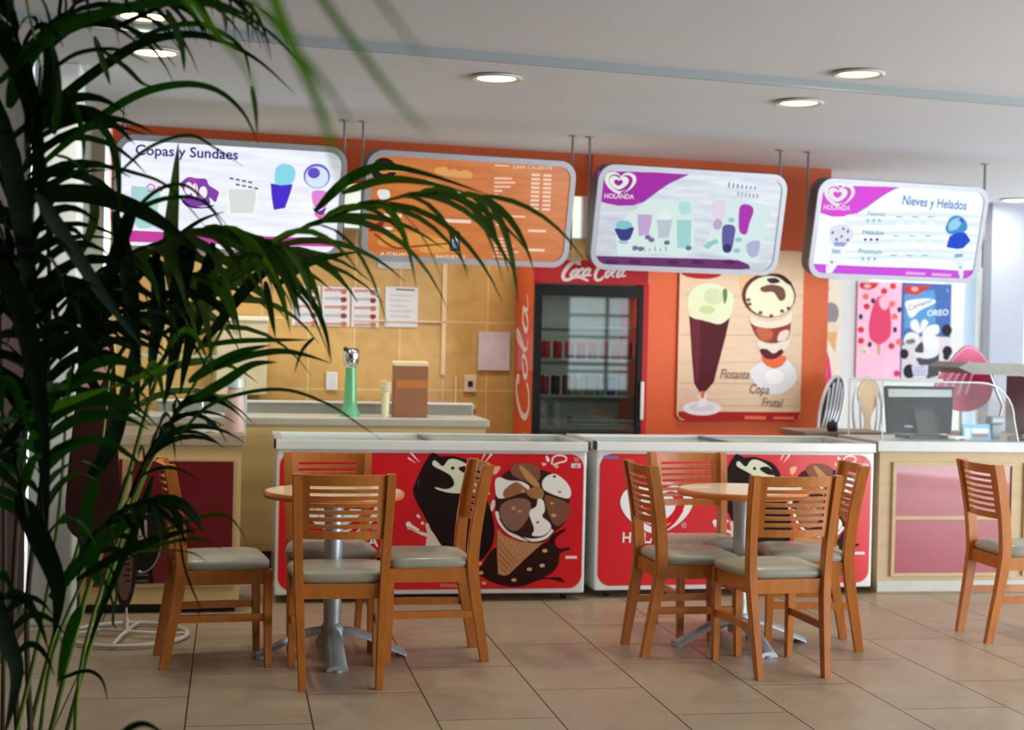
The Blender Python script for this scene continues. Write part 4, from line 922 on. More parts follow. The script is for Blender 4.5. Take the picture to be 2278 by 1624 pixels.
# ================================================================== HANGING MENU BOARDS
TB = math.radians(12)
BX, BU = WX, W(0, -math.sin(TB), math.cos(TB)); BN = BX.cross(BU)       # BN faces the room
BM = Matrix((BX, BU, BN)).transposed().to_4x4(); BM.translation = W(0, 8.80, 2.2)
def board(cx, key, face, emit, artemit, label, rods, mg=(165, 35, 165), grp='hanging illuminated menu boards'):
    Mx = BM @ Matrix.Translation((cx, .02, 0))
    t = thing('menu_board', label, 'menu board', mw=Mx, group=grp)
    g = G(); w, h = 1.30, .645
    f = lambda u, v, q: (u, v, q)
    g.prism(rrect(w, h, .10, 8), -.11, -.012, f)
    g.build('case', mat('dark_grey_case', (92, 88, 86), .5), t)
    g = G(); O = rrect(w + .012, h + .012, .105, 8); I = rrect(w - .055, h - .055, .078, 8)
    A = [g.v((u, v, -.012)) for u, v in O]; B = [g.v((u, v, .006)) for u, v in O]; Cc = [g.v((u, v, .006)) for u, v in I]; E = [g.v((u, v, -.006)) for u, v in I]
    n = len(O)
    for i in range(n):
        j = (i + 1) % n
        for P, Q in ((A, B), (B, Cc), (Cc, E)): g.bm.faces.new((P[i], P[j], Q[j], Q[i]))
    g.build('frame', M_silver, t)
    g = G(); g.prism(rrect(w - .05, h - .05, .08, 8), -.011, -.004, f)
    o = g.build('printed_panel', board_face(key, face, emit), t)
    add_art(o, D[key], lambda x, y, z: (x, y, -.004 + z), artemit, heart_bg=mg, base=.0006, step=.00005)
    inv = Mx.inverted()
    for rx in rods:
        top = inv @ W(rx, 9.0, 2.74); bot = inv @ W(rx, 9.0, 2.02)
        g = G(); g.tube([top, bot], .0085, 8); g.build('rod', mat('rod_grey', (136, 132, 128), .35, .6), t, True)
        g = G(); g.lathe([(.0, 0), (.03, 0), (.03, -.006), (.0, -.006)], 16); q = g.build('ceiling_flange', M_silver, t); q.matrix_local = inv @ Matrix.Translation(W(rx, 9.0, 2.74))
    return t
def board_face(key, c, emit):
    m = bpy.data.materials.new('backlit_print'); m.use_nodes = True; nt = m.node_tree; b = nt.nodes['Principled BSDF']; L = nt.links.new
    tc = nt.nodes.new('ShaderNodeTexCoord'); mp = nt.nodes.new('ShaderNodeMapping'); n = nt.nodes.new('ShaderNodeTexNoise'); L(tc.outputs['Object'], mp.inputs[0]); L(mp.outputs[0], n.inputs[0])
    mp.inputs['Scale'].default_value = (1.2, 9, 1); n.inputs['Scale'].default_value = 2.5; n.inputs['Detail'].default_value = 3
    r = nt.nodes.new('ShaderNodeValToRGB'); L(n.outputs[0], r.inputs[0]); r.color_ramp.elements[0].position = .35; r.color_ramp.elements[1].position = .65
    r.color_ramp.elements[0].color = (*lin(c[0]), 1); r.color_ramp.elements[1].color = (*lin(c[1]), 1)
    L(r.outputs[0], b.inputs['Emission Color']); b.inputs['Emission Strength'].default_value = emit; b.inputs['Base Color'].default_value = tuple(v * .15 for v in lin(c[1])) + (1,); b.inputs['Roughness'].default_value = .3
    return m
board(1.33, 'board1', ((214, 218, 232), (232, 236, 242)), .86, .82, 'white lit menu board with purple sundaes, leftmost of the four, behind palm leaves', (.742, 2.026))
board(2.76, 'board2', ((196, 102, 34), (214, 124, 50)), .62, .64, 'orange menu board with coffee list and a round black emblem', (2.14, 3.49))
board(4.22, 'board3', ((172, 176, 192), (204, 216, 222)), .66, .66, 'dim lavender menu board with milkshake pictures above the drinks cooler', (3.606, 4.963), (150, 30, 150))
board(5.76, 'board4', ((204, 224, 238), (240, 250, 252)), .72, .70, 'bright white and blue menu board with two ice cream cones, rightmost of the four', (5.173, 6.567), (214, 72, 214))

# ================================================================== POSTERS
def flat(name, label, cat, w, h, m, mw, art=None, emit=0, th=.006, r=0, group=None, mg=None, step=.00006):
    g = G(); P = rrect(w, h, r, 8, w / 2, h / 2) if r else [(0, 0), (w, 0), (w, h), (0, h)]
    g.prism(P, 0, th, lambda u, v, q: (u, -q, v)); o = g.build(name, m); o.matrix_world = mw; tag(o, label, cat, group)
    if art: add_art(o, D[art], lambda x, y, z: (x, -th - z, y), emit, step=step)
    return o
def wmat(x, y, z): return Matrix.Translation(W(x, y, z)) @ WROT
M_woodprint = mat('pale_wood_print', (208, 178, 144), .4, noise=.07, scale=3, stretch=(1, 1, 12))
flat('poster', 'large rounded poster of a dark float and a sundae glass on the orange wall', 'poster', .985, 1.225, M_woodprint, wmat(4.62, 9.79, .905), 'poster', th=.012, r=.055)
flat('poster', 'pink poster with a bitten strawberry ice lolly on the white wall', 'poster', .435, .83, mat('pink_print', (246, 178, 206), .4, noise=.08, scale=5), wmat(7.05, 11.385, 1.185), 'pinkposter', group='ice cream posters on the far wall')
flat('poster', 'blue poster with a white ice cream cone and round black cookies', 'poster', .50, .83, mat('blue_print', (22, 82, 158), .4, noise=.12, scale=2), wmat(7.49, 11.385, 1.185), 'blueposter', group='ice cream posters on the far wall')
flat('poster', 'narrow ice cream cone poster half hidden behind the orange wall edge', 'poster', .19, 1.02, mat('cream_print', (232, 220, 200), .5), wmat(6.70, 11.385, 1.0), 'coneposter', group='ice cream posters on the far wall')
flat('shelf_light', 'thin bright light strip above the two far posters', 'light', .74, .03, bulb('strip_light', (240, 255, 245), 1.1), wmat(7.15, 11.36, 2.02), th=.03)
M_paper = mat('white_paper', (222, 220, 222), .7, noise=.05, scale=18)
for x, lab in ((1.888, 'leftmost of three printed price sheets on the ochre tiles, behind palm leaves'), (2.085, 'middle one of three printed price sheets on the ochre tiles'), (2.282, 'rightmost of three printed price sheets, beside the plain white notice')):
    o = flat('price_sheet', lab, 'paper', .185, .258, M_paper, wmat(x, 9.836, 1.51), th=.002, group='price sheets taped on the ochre tiles')
    add_art(o, [it for it in D['menusheet'] if (it[2][0] if it[0] == 'e' else it[2][0][0]) < .19], lambda a, b, z: (a, -.002 - z, b))
o = flat('notice', 'plain white notice with a dark line at its top, right of the price sheets', 'paper', .225, .265, M_paper, wmat(2.508, 9.836, 1.515), th=.002)
add_art(o, [('l', (110, 100, 80), [(.07, .25), (.2, .247)], .01, .01, 0)] + [('l', (200, 200, 205), [(.03, .21 - k * .035), (.19 - .02 * (k % 3), .21 - k * .035)], .01, .01, 0) for k in range(5)], lambda a, b, z: (a, -.002 - z, b))
flat('notice', 'crumpled white paper taped to the tiles beside the red cooler', 'paper', .225, .26, mat('creased_paper', (214, 204, 206), .7, noise=.12, scale=7, bump=.6), wmat(3.158, 9.826, 1.237), th=.002)
flat('notice', 'grey paper peeking out below the orange menu board', 'paper', .235, .11, mat('grey_paper', (196, 192, 192), .7), wmat(2.452, 9.836, 1.90), th=.002)
def wallplate(x, z, w, h, label, name='wall_socket', holes=True, m=None):
    t = thing(name, label, 'socket', W(x, 9.838, z), WA)
    g = G(); g.box(-w / 2, -.012, -h / 2, w / 2, 0, h / 2, .004); g.build('cover_plate', m or mat('ivory_plastic', (226, 208, 166), .4), t)
    if holes:
        g = G(); g.box(-.018, -.016, -.018, .018, -.011, .018, .006); g.build('outlet', M_black, t)
wallplate(3.108, 1.144, .085, .115, 'cream wall socket with a black outlet near the cooler')
wallplate(2.157, 1.150, .075, .12, 'white switch plate on the tiles left of the green drink tower', 'wall_switch', False, M_enamel)
wallplate(1.615, 1.145, .085, .12, 'pale switch plate on the tiles right of the glass case', 'wall_switch', False, M_enamel)
wallplate(3.105, .985, .09, .03, 'small blank cover strip low on the tiles below the socket', 'cover_plate', False)
# beige dispenser
t = thing('towel_dispenser', 'large beige metal dispenser on the ochre tiles above the counter', 'dispenser', W(1.56, 9.83, 1.06), WA)
g = G(); g.box(-.17, -.13, 0, .15, 0, .47, .008); g.build('body', mat('beige_metal', (202, 186, 150), .4), t)
g = G(); g.box(-.175, -.14, .47, .155, 0, .50, .006); g.build('lid', mat('pale_beige_metal', (232, 224, 196), .4), t)

# ================================================================== BACK COUNTER
def kitchen_counter(name, label, x0, x1, y0, y1, h, slab, mb, mt, kick=.0, over=.02):
    t = thing(name, label, 'counter', ((x0 + x1) / 2, (y0 + y1) / 2, 0)); w, d = (x1 - x0) / 2, (y1 - y0) / 2
    g = G(); g.box(-w, -d, kick, w, d, h - slab); g.build('body', mb, t)
    if kick: g = G(); g.box(-w + .02, -d + .05, 0, w - .02, d, kick); g.build('plinth', M_black, t)
    g = G(); g.box(-w - over, -d - over, h - slab, w + over, d, h, .006); g.build('worktop', mt, t); return t, w, d
t, w, d = kitchen_counter('back_counter', 'long cream back counter with grey worktop below the ochre tiles', -.70, 1.53, 9.17, 9.80, .955, .045, M_cream, mat('grey_worktop', (176, 172, 158), .35), .16)
g = G(); g.box(-w + .25, d - .11, .955, w - .0, d - .02, 1.02, .004); g.build('backsplash', mat('steel_ledge', (150, 150, 142), .35, .4), t)
g = G(); g.box(-w + .25, d - .115, 1.02, w - .0, d - .015, 1.032, .003); g.build('backsplash_cap', M_enamel, t)
g = G()
for x in (-.62, -.12, .38, .86): g.box(x, -d - .004, .2, x + .46, -d, .86, .002)
g.build('door_panels', M_cream, t)
# sink tap
t = thing('water_tap', 'small chrome tap on the back counter seen through the glass case', 'tap', (-.17, 9.45, .955))
g = G(); g.lathe([(0, 0), (.025, 0), (.02, .02), (.012, .03), (.012, .05)], 14); g.build('base', M_chrome, t, True)
g = G(); g.tube(smooth_open([(0, 0, .04), (0, 0, .10), (.03, -.03, .13), (.06, -.08, .11), (.06, -.09, .08)], 4), .009, 10); g.build('spout', M_chrome, t, True)
# green tower
t = thing('drink_tower', 'green drink dispensing tower with a chrome tap head on the back counter', 'drink dispenser', (.72, 9.38, .955))
g = G(); g.lathe([(0, 0), (.062, 0), (.058, .02), (.045, .05), (.040, .10), (.036, .22), (.033, .30), (0, .30)], 24); g.build('column', mat('green_enamel', (96, 176, 126), .3, coat=.4), t, True)
g = G(); g.lathe([(.033, .30), (.045, .32), (.052, .36), (.050, .40), (.04, .42), (0, .425)], 24); g.build('tap_head', M_chrome, t, True)
g = G(); g.box(-.012, -.10, .33, .012, -.04, .35, .004); g.build('nozzle', M_chrome, t)
g = G(); g.box(-.05, -.08, .40, -.03, -.02, .425, .004); g.build('lever', M_black, t)
t = thing('cup_stack', 'tall stack of cream paper cups between the green tower and brown box', 'cups', (.932, 9.35, .955))
g = G(); g.lathe([(0, 0), (.022, 0), (.026, .15), (0, .15)], 20); g.build('cups', mat('cream_paper', (238, 226, 190), .6), t, True)
g = G()
for k in range(5): g.lathe([(.026, .148 + k * .014), (.034, .15 + k * .014), (.034, .158 + k * .014), (.027, .16 + k * .014)], 20)
g.lathe([(0, .222), (.032, .222), (0, .224)], 20); g.build('rims', mat('cream_paper', (238, 226, 190), .6), t, True)
t = thing('cardboard_box', 'brown cardboard box with folded pale flap on the back counter', 'box', (1.087, 9.40, .955))
M_card = mat('brown_card', (146, 96, 64), .7, noise=.06)
g = G(); g.box(-.104, -.06, 0, .104, .06, .315); g.build('carton', M_card, t)
g = G(); g.box(-.108, -.066, .315, .104, .064, .345, .008); g.build('flap', mat('pale_card', (232, 212, 164), .7), t)
g = G(); g.box(-.09, -.062, .18, .10, -.060, .23); g.build('label_band', mat('orange_band', (190, 112, 52), .6), t)

# ================================================================== DRINKS COOLER
CX0, CX1, CY0, CY1 = 1.886, 2.636, 9.53, 10.18
t = thing('drinks_cooler', 'tall red glass-door drinks cooler standing beside the orange wall', 'cooler', (CX0, CY0, 0))
w, dd, h = CX1 - CX0, CY1 - CY0, 1.965
M_cred = mat('cooler_red', (196, 18, 30), .3, coat=.3, noise=.03); M_cside = mat('cooler_side_red', (226, 62, 26), .35, coat=.2, noise=.03)
g = G(); g.box(0, .03, .05, .03, dd, h); side = g.build('side_panel', M_cside, t)
add_art(side, D['coolerside'], lambda x, y, z: (-z, x, y))
g = G(); g.box(w - .03, .03, .05, w, dd, h); g.build('side_panel', M_cside, t)
g = G(); g.box(.03, dd - .03, .05, w - .03, dd, h); g.box(.03, .05, .05, w - .03, dd, .10); g.box(.03, .05, 1.80, w - .03, dd, h); g.build('cabinet_interior', mat('cooler_interior', (168, 178, 172), .5), t)
g = G(); g.box(0, 0, 1.812, w, .05, h, .006); hd = g.build('header', M_cred, t)
add_art(hd, D['coolerlogo'], lambda x, y, z: (x, -z, y))
g = G(); g.box(0.0, -.012, .06, .048, .028, 1.805); g.box(.678, -.012, .06, .712, .028, 1.805); g.box(.048, -.012, 1.735, .678, .028, 1.805); g.box(.048, -.012, .06, .678, .028, .25)
dr = g.build('door', mat('cooler_black', (10, 10, 12), .35, noise=0, spec=.3), t)
g = G(); g.box(.048, .002, .25, .678, .012, 1.735); g.build('glass_pane', M_door, dr)
g = G(); g.box(.70, -.035, .95, .722, -.018, 1.195, .004); g.box(.703, -.02, .97, .716, -.01, .99); g.box(.703, -.02, 1.15, .716, -.01, 1.17); g.build('handle', M_enamel, dr)
g = G(); g.box(.712, 0, .06, w, .03, 1.812); g.build('door_edge', M_cred, t)
g = G(); g.box(.05, .05, 0, w - .05, dd - .05, .05); g.build('base', M_black, t)
M_shelf = mat('white_wire_shelf', (214, 220, 220), .4)
SH = (1.543, 1.331, 1.098, .893, .60)
for z in SH:
    g = G(); g.box(.04, .06, z - .012, w - .04, .075, z + .002)
    for k in range(24): g.box(.045 + k * .0275, .07, z - .006, .049 + k * .0275, dd - .05, z)
    g.box(.04, dd - .07, z - .01, w - .04, dd - .055, z); g.build('shelf', M_shelf, t)
l = bpy.data.lights.new('cooler_fill_light', 'AREA'); l.shape = 'RECTANGLE'; l.size = .5; l.size_y = .04; l.energy = 3.0; l.color = (.9, 1, .95)  # unseen area light added to brighten the cooler interior
lo = bpy.data.objects.new('cooler_fill_light', l); COL.objects.link(lo); lo.parent = t; lo.location = (w / 2, .10, 1.78)
def can(x, y, z, col, label, grp, hh=.115, r=.029, top=True):
    t = thing('drink_can', label, 'drink can', (x, y, z), 0, grp)
    g = G(); g.lathe([(0, 0), (r * .85, 0), (r, .008), (r, hh - .014), (r * .82, hh - .003)], 18); b = g.build('can_body', mat('can_print', col, .25, .35, noise=.15, scale=30), t, True)
    g = G(); g.lathe([(r * .82, hh - .003), (r * .82, hh), (r * .7, hh - .004), (0, hh - .004)], 18); g.build('lid', M_chrome, t, True)
ordn = ('first', 'second', 'third', 'fourth', 'fifth', 'sixth', 'seventh', 'eighth')
for i in range(8): can(CX0 + .105 + i * .078, CY0 + .13, SH[1] + .002, (200, 24, 34), f'red drink can, {ordn[i]} from the left on the upper stocked cooler shelf', 'red cans on the upper cooler shelf')
cols = [((200, 30, 40), 'red'), ((70, 26, 26), 'dark maroon'), ((150, 60, 36), 'copper'), ((196, 178, 160), 'white patterned'), ((176, 160, 96), 'gold'), ((150, 150, 88), 'olive'), ((40, 70, 150), 'blue'), ((190, 196, 190), 'silver')]
for i, (c_, n_) in enumerate(cols): can(CX0 + .10 + i * .074, CY0 + .13, SH[2] + .002, c_, f'{n_} drink can, {ordn[i]} from the left on the lower stocked cooler shelf', 'mixed cans on the lower cooler shelf', .125)
for i, (x, n_) in enumerate(((.085, 'left'), (.175, 'right'))):
    t = thing('milk_jug', f'{n_} one of two white patterned jugs low in the cooler', 'jug', (CX0 + x, CY0 + .14, SH[3] + .002), 0, 'white jugs at the bottom left of the cooler')
    g = G(); g.lathe([(0, 0), (.036, 0), (.04, .01), (.04, .12), (.03, .15), (0, .15)], 20); g.build('bottle', mat('speckled_white', (206, 206, 204), .4, noise=.3, scale=40), t, True)
    g = G(); g.lathe([(.014, .15), (.016, .15), (.016, .168), (0, .168)], 14); g.build('cap', M_enamel, t, True)
t = thing('food_tray', 'beige food tray at the bottom right inside the cooler', 'tray', (CX0 + .45, CY0 + .2, SH[3] + .002))
g = G(); g.box(-.16, -.08, 0, .16, .08, .05, .01); g.build('container', mat('beige_tray', (176, 160, 138), .5), t)
g = G(); g.box(-.165, -.085, .05, .10, .085, .062, .004); g.build('lid', M_enamel, t)

# ================================================================== CHEST FREEZERS
def freezer(x, y, rz, w, label, logo_own):
    t = thing('chest_freezer', label, 'freezer', (x, y, 0), rz, 'red and white ice cream chest freezers')
    d, h = .68, .885
    g = G(); g.box(-.008, .0, .045, w + .008, d, .835, .012); g.build('body', M_enamel, t)
    g = G()
    for a in ((-.018, -.016, .832, w + .018, .03, h), (-.018, d - .03, .832, w + .018, d + .01, h), (-.018, .03, .832, .03, d - .03, h), (w - .03, .03, .832, w + .018, d - .03, h)): g.box(*a, .006)
    g.build('lid_frame', M_enamel, t)
    for k in (0, 1):
        g = G(); g.box(.03 + k * (w / 2 - .05), .03, .862 + k * .01, w / 2 + .02 + k * (w / 2 - .05), d - .03, .868 + k * .01); p = g.build('sliding_glass', M_glass, t)
        g = G(); xx = w / 2 - .02 if not k else w / 2 - .02; g.box(xx, .03, .860 + k * .01, xx + .03, d - .03, .872 + k * .01); g.build('glass_edge', M_silver, p)
    g = G(); g.box(.03, .03, .80, w - .03, d - .03, .805); g.build('liner', mat('freezer_liner', (220, 226, 218), .5), t)
    g = G(); g.prism(rrect(w - .02, .745, .075, 8, w / 2, .445), 0, .003, lambda u, v, q: (u, -q, v)); dc = g.build('decal', M_red, t)
    sx = w / 1.69
    add_art(dc, D['decal'], lambda a, b, z: (a, -.003 - z, b), sx=sx)
    add_art(dc, D['fzlogo'], lambda a, b, z: (a - .0, -.003 - z, b), base=.004, sx=w / 1.655, heart_bg=(206, 22, 32))
    g = G(); g.prism(rrect(.085, .018, .002, 1, .075, .797), 0, .0045, lambda u, v, q: (u, -q, v)); g.build('name_badge', mat('violet_badge', (120, 96, 168), .4), t, label='small violet badge')
    for sx_ in (-.024, w + .012): g = G(); g.box(sx_, -.02, .838, sx_ + .012, .04, h + .003, .003); g.build('corner_cap', M_black, t)
    for cx in (.09, w - .09):
        for cy in (.09, d - .09):
            c_ = G(); c_.tube([(cx - .014, cy, .026), (cx + .014, cy, .026)], .026, 18); q = c_.build('caster', M_black, t, True)
            c_ = G(); c_.box(cx - .02, cy - .012, .03, cx - .015, cy + .012, .05); c_.box(cx + .015, cy - .012, .03, cx + .02, cy + .012, .05); c_.build('fork', M_chrome, q)
    return t
freezer(.255, 8.27, 0, 1.69, 'red and white chest freezer behind the left table', 0)
freezer(2.035, 8.34, .03, 1.66, 'red and white chest freezer behind the right table', 1)

# ================================================================== LEFT SERVICE COUNTER
t, w, d = kitchen_counter('service_counter', 'cream service counter with dark red panel behind the palm and left chair', -.735, .06, 8.02, 8.62, .925, .06, M_cream, M_taupe, .05)
g = G(); g.box(-.17, -d - .012, .14, w - .025, -d, .795); g.build('panel_frame', M_tan, t)
g = G(); g.box(-.15, -d - .016, .16, w - .04, -d - .010, .785); g.build('red_panel', mat('dark_red_panel', (110, 22, 32), .3, coat=.3), t, label='dark red glossy panel')
g = G(); g.box(-w + .03, -d - .012, .14, -.20, -d, .795); g.build('red_panel', mat('dark_red_panel', (110, 22, 32), .3, coat=.3), t)
def glass_case(name, label, x0, x1, y0, y1, z0, z1, r=0):
    t = thing(name, label, 'glass case', (x0, y0, z0)); w, d, h = x1 - x0, y1 - y0, z1 - z0
    if not r:
        g = G(); g.box(0, 0, 0, w, .006, h); g.build('front_pane', M_glass, t)
        g = G(); g.box(w - .006, .006, 0, w, d, h); g.build('side_pane', M_glass, t)
        g = G(); g.box(0, 0, h, w, d, h + .008); g.build('top_pane', M_glass, t)
        g = G(); g.box(w - .007, -.002, 0, w + .002, .005, h); g.box(0, d - .01, h - .004, w, d, h + .012); g.build('edge', mat('pale_glass_edge', (205, 220, 205), .2), t)
    return t
glass_case('glass_case', 'clear glass display case on the left service counter', -.52, .077, 8.03, 8.48, .925, 1.315)
t = thing('bottle', 'tall pink bottle with a white cap inside the left glass case', 'bottle', (.022, 8.22, .925))
g = G(); g.lathe([(0, 0), (.052, 0), (.055, .01), (.053, .12), (.044, .20), (.036, .235), (0, .235)], 28); g.build('body', mat('pink_plastic', (236, 190, 184), .35, noise=.05), t, True)
g = G(); g.lathe([(.036, .232), (.046, .236), (.046, .278), (.04, .285), (0, .286)], 28); g.build('cap', M_enamel, t, True)
g = G(); g.box(.04, -.015, .10, .062, .015, .21, .01); g.build('grip', M_enamel, t)
o = G(); o.prism(smooth2([(-.09, -.05), (0, -.06), (.08, -.04), (.06, .04), (-.02, .06), (-.08, .03)]), 0, .02, lambda u, v, q: (u, v, q + .008 * math.sin(u * 60)))
o = o.build('cleaning_cloth', mat('white_cloth', (238, 232, 214), .8), None, True); o.location = (-.13, 8.2, .927); tag(o, 'folded white cloth lying in the left glass case', 'cloth')
t = thing('cup', 'small dark cup beside the white cloth in the left glass case', 'cup', (-.10, 8.38, .925))
g = G(); g.lathe([(0, 0), (.022, 0), (.028, .05), (.024, .05), (.02, .004), (0, .004)], 18); g.build('bowl', M_dark, t, True)
g = G(); g.tube(smooth_open([(.026, 0, .04), (.045, 0, .035), (.04, 0, .015), (.024, 0, .012)], 3), .003, 6); g.build('handle', M_dark, t)

# ================================================================== RIGHT SERVICE COUNTER
t, w, d = kitchen_counter('service_counter', 'tan service counter with raspberry panels under the cash register', 3.76, 5.6, 8.44, 9.02, .90, .065, M_tan, mat('white_solid_top', (190, 192, 190), .3), .0, .025)
g = G(); g.box(-w - .005, -d - .02, .012, w, -d, .075); g.build('base_board', mat('pale_grey_base', (188, 190, 182), .5), t)
for k in range(2):
    xo = -w + .10 + k * .84
    g = G(); g.box(xo - .02, -d - .018, .10, xo, -d, .775); g.box(xo + .735, -d - .018, .10, xo + .755, -d, .775); g.box(xo, -d - .018, .755, xo + .735, -d, .775); g.box(xo, -d - .018, .10, xo + .735, -d, .12); g.box(xo, -d - .014, .435, xo + .735, -d, .457); g.build('panel_frame', M_tan, t)
    g = G(); g.box(xo, -d - .006, .12, xo + .735, -d, .755); g.build('raspberry_panel', mat('raspberry_panel', (150, 44, 62), .25, coat=.4, noise=.08, scale=3), t, label='glossy raspberry red panel')
t = thing('side_counter', 'narrow brown-grey side counter behind the right chest freezer', 'counter', (3.86, 9.36, 0))
g = G(); g.box(-.28, -.21, 0, .28, .21, .87); g.build('body', M_tan, t)
g = G(); g.box(-.30, -.23, .87, .30, .23, .905, .005); g.build('worktop', mat('brown_grey_top', (128, 112, 98), .4), t)
t = thing('sauce_pot', 'small black pot on the side counter below the wire chairs', 'pot', (3.78, 9.22, .905))
g = G(); g.lathe([(0, 0), (.03, 0), (.036, .02), (.034, .05), (.026, .06)], 18); g.build('body', M_black, t, True)
g = G(); g.lathe([(.026, .06), (.012, .066), (.008, .074), (0, .078)], 18); g.build('lid', M_dark, t, True)
# curved glass canopy
t = thing('glass_case', 'curved glass display case on the right counter in front of the register', 'glass case', (3.78, 8.46, .90))
h, w, d = .35, .84, .50
P = [(0, 0), (0, h)] + [(w - .22 + .22 * math.sin(a), h - .22 + .22 * math.cos(a)) for a in [math.pi / 2 * k / 8 for k in range(9)]] + [(w + .03, 0)]
g = G(); g.prism(P, 0, .006, lambda u, v, q: (u, q, v)); g.build('front_pane', M_glass, t)
g = G()
A = [(u, v) for u, v in P]
for k in range(len(A) - 1): vs = [g.v((A[k][0], .006, A[k][1])), g.v((A[k + 1][0], .006, A[k + 1][1])), g.v((A[k + 1][0], d, A[k + 1][1])), g.v((A[k][0], d, A[k][1]))]; g.bm.faces.new(vs)
g.build('canopy', M_glass, t)
g = G(); g.tube([(u, .003, v) for u, v in P], .005, 8); g.build('front_edge', mat('pale_glass_edge', (205, 220, 205), .2), t, True)
g = G(); g.tube([(0, d, 0), (0, d, h), (w - .22, d, h)], .006, 8); g.build('rear_edge', M_enamel, t, True)
# cash register screen
t = thing('cash_register', 'black point-of-sale screen on the right counter behind glass', 'cash register', (4.14, 8.72, .90))
MT = Matrix.Rotation(math.radians(-14), 4, 'X')
g = G(); g.T = Matrix.Translation((0, .0, .03)) @ MT; f = lambda u, v, q: (u, q, v); g.prism([(-.21, 0), (.20, 0), (.245, .29), (-.205, .29)], -.012, .02, f); g.build('screen_housing', mat('register_charcoal', (26, 31, 36), .75, noise=.1, spec=.15), t)
g = G(); g.T = Matrix.Translation((0, .0, .03)) @ MT; g.prism([(-.19, .22), (.225, .225), (.23, .27), (-.19, .27)], -.014, -.012, f); g.build('vent_strip', M_steel, t)
g = G(); g.T = Matrix.Translation((0, .0, .0)) @ MT; g.prism([(-.03, .0), (.11, .0), (.085, .17), (-.045, .17)], -.05, -.012, f); g.build('stand', M_black, t)
g = G(); g.box(-.12, -.10, 0, .16, .10, .02, .006); g.build('base', M_black, t)
g = G(); g.T = MT; g.box(-.10, -.02, .06, -.05, -.0145, .075); g.build('badge', M_silver, t)
t = thing('price_card', 'light blue tent card in front of the register', 'card', (4.455, 8.60, .90))
g = G(); g.T = Matrix.Rotation(-.2, 4, 'X'); g.box(-.09, -.002, 0, .09, .002, .095); q = g.build('front_leaf', mat('light_blue_card', (122, 178, 214), .5), t)
add_art(q, [('p', (214, 224, 232), [(-.078, .02), (-.04, .02), (-.04, .07), (-.078, .07)], 0, 0), ('p', (180, 110, 90), [(-.03, .015), (.075, .015), (.075, .035), (-.03, .035)], 0, 0), ('p', (226, 232, 236), [(-.03, .04), (.075, .04), (.075, .07), (-.03, .07)], 0, 0)], lambda a, b, z: tuple(Matrix.Rotation(-.2, 4, 'X') @ Vector((a, -.002 - z, b))))
g = G(); g.T = Matrix.Translation((0, .04, 0)) @ Matrix.Rotation(.2, 4, 'X'); g.box(-.09, -.002, 0, .09, .002, .095); g.build('rear_leaf', mat('light_blue_card', (122, 178, 214), .5), t)
t = thing('barcode_scanner', 'grey handheld scanner on its stand right of the blue card', 'scanner', (4.63, 8.72, .90))
g = G(); g.box(-.03, -.03, 0, .03, .03, .09, .01); g.build('handle', mat('mid_grey', (140, 146, 150), .4), t)
g = G(); g.box(-.05, -.05, .09, .045, .03, .14, .015); g.build('head', M_silver, t)
t = thing('stapler', 'small black stapler lying at the right end of the counter', 'stapler', (4.70, 8.58, .90))
g = G(); g.box(-.05, -.018, 0, .05, .018, .012, .004); g.build('base', M_black, t)
g = G(); g.T = Matrix.Rotation(-.15, 4, 'Y'); g.box(-.05, -.014, .014, .045, .014, .034, .008); g.build('arm', M_dark, t)
t = thing('receipt_roll', 'crumpled white receipt paper at the foot of the register screen', 'paper', (4.31, 8.56, .902))
g = G(); g.prism(smooth2([(-.07, -.02), (-.02, -.03), (.03, -.015), (.07, -.02), (.05, .02), (-.04, .025)]), 0, .012, lambda u, v, q: (u, v, q + .006 * math.sin(u * 90) + .006)); g.build('strip', M_paper, t, True)
# hood of the machine behind
t = thing('serving_machine', 'grey topped serving machine at the right edge behind the curved glass', 'machine', (5.0, 9.25, 0))
g = G(); g.box(-.25, -.05, 0, .6, .35, .9); g.build('cabinet', M_tan, t)
g = G(); g.prism([(-.40, 1.33), (-.33, 1.365), (.6, 1.352), (.6, 1.275), (-.30, 1.29)], -.1, .35, lambda u, v, q: (u, q, v)); g.build('hood', mat('grey_stone_hood', (142, 140, 132), .5, noise=.12), t)
g = G(); g.tube([(-.02, .1, .9), (.02, .1, 1.08), (-.08, .1, 1.29)], .012, 10); g.build('arm', M_steel, t, True)
g = G(); g.box(.15, -.04, .9, .6, .3, 1.275); g.build('back_panel', M_silver, t)
# pink heart sign
t = thing('heart_sign', 'pink heart-shaped sign with white stripes behind the curved glass', 'sign', (4.95, 9.78, 0))
g = G(); HP = smooth2([(-.22, 1.13), (-.16, 1.26), (-.06, 1.40), (.03, 1.475), (.12, 1.44), (.20, 1.34), (.225, 1.25), (.20, 1.10), (.05, 1.02), (-.12, 1.05)])
g.prism(HP, 0, .03, lambda u, v, q: (u, q, v)); q = g.build('heart_plate', mat('hot_pink', (232, 40, 112), .35, noise=.04), t)
add_art(q, [('l', (246, 210, 226), [(-.14 + k * .055, 1.14), (-.11 + k * .06, 1.24 + k * .012), (-.02 + k * .045, 1.335 - k * .004), (.06 + k * .03, 1.36 - k * .02)], .016, .02, 0) for k in range(4)] + [('l', (250, 190, 220), [(-.21, 1.15), (-.15, 1.27), (-.05, 1.405), (.03, 1.46), (.12, 1.425), (.2, 1.33)], .012, .012, 0)], lambda a, b, z: (a, -z, b))
g = G(); g.tube([(0, .015, 0), (0, .015, 1.06)], .012, 10); g.build('pole', M_enamel, t, True)
g = G(); g.lathe([(0, 0), (.13, 0), (.13, .012), (0, .02)], 24); g.build('base', M_enamel, t, True)
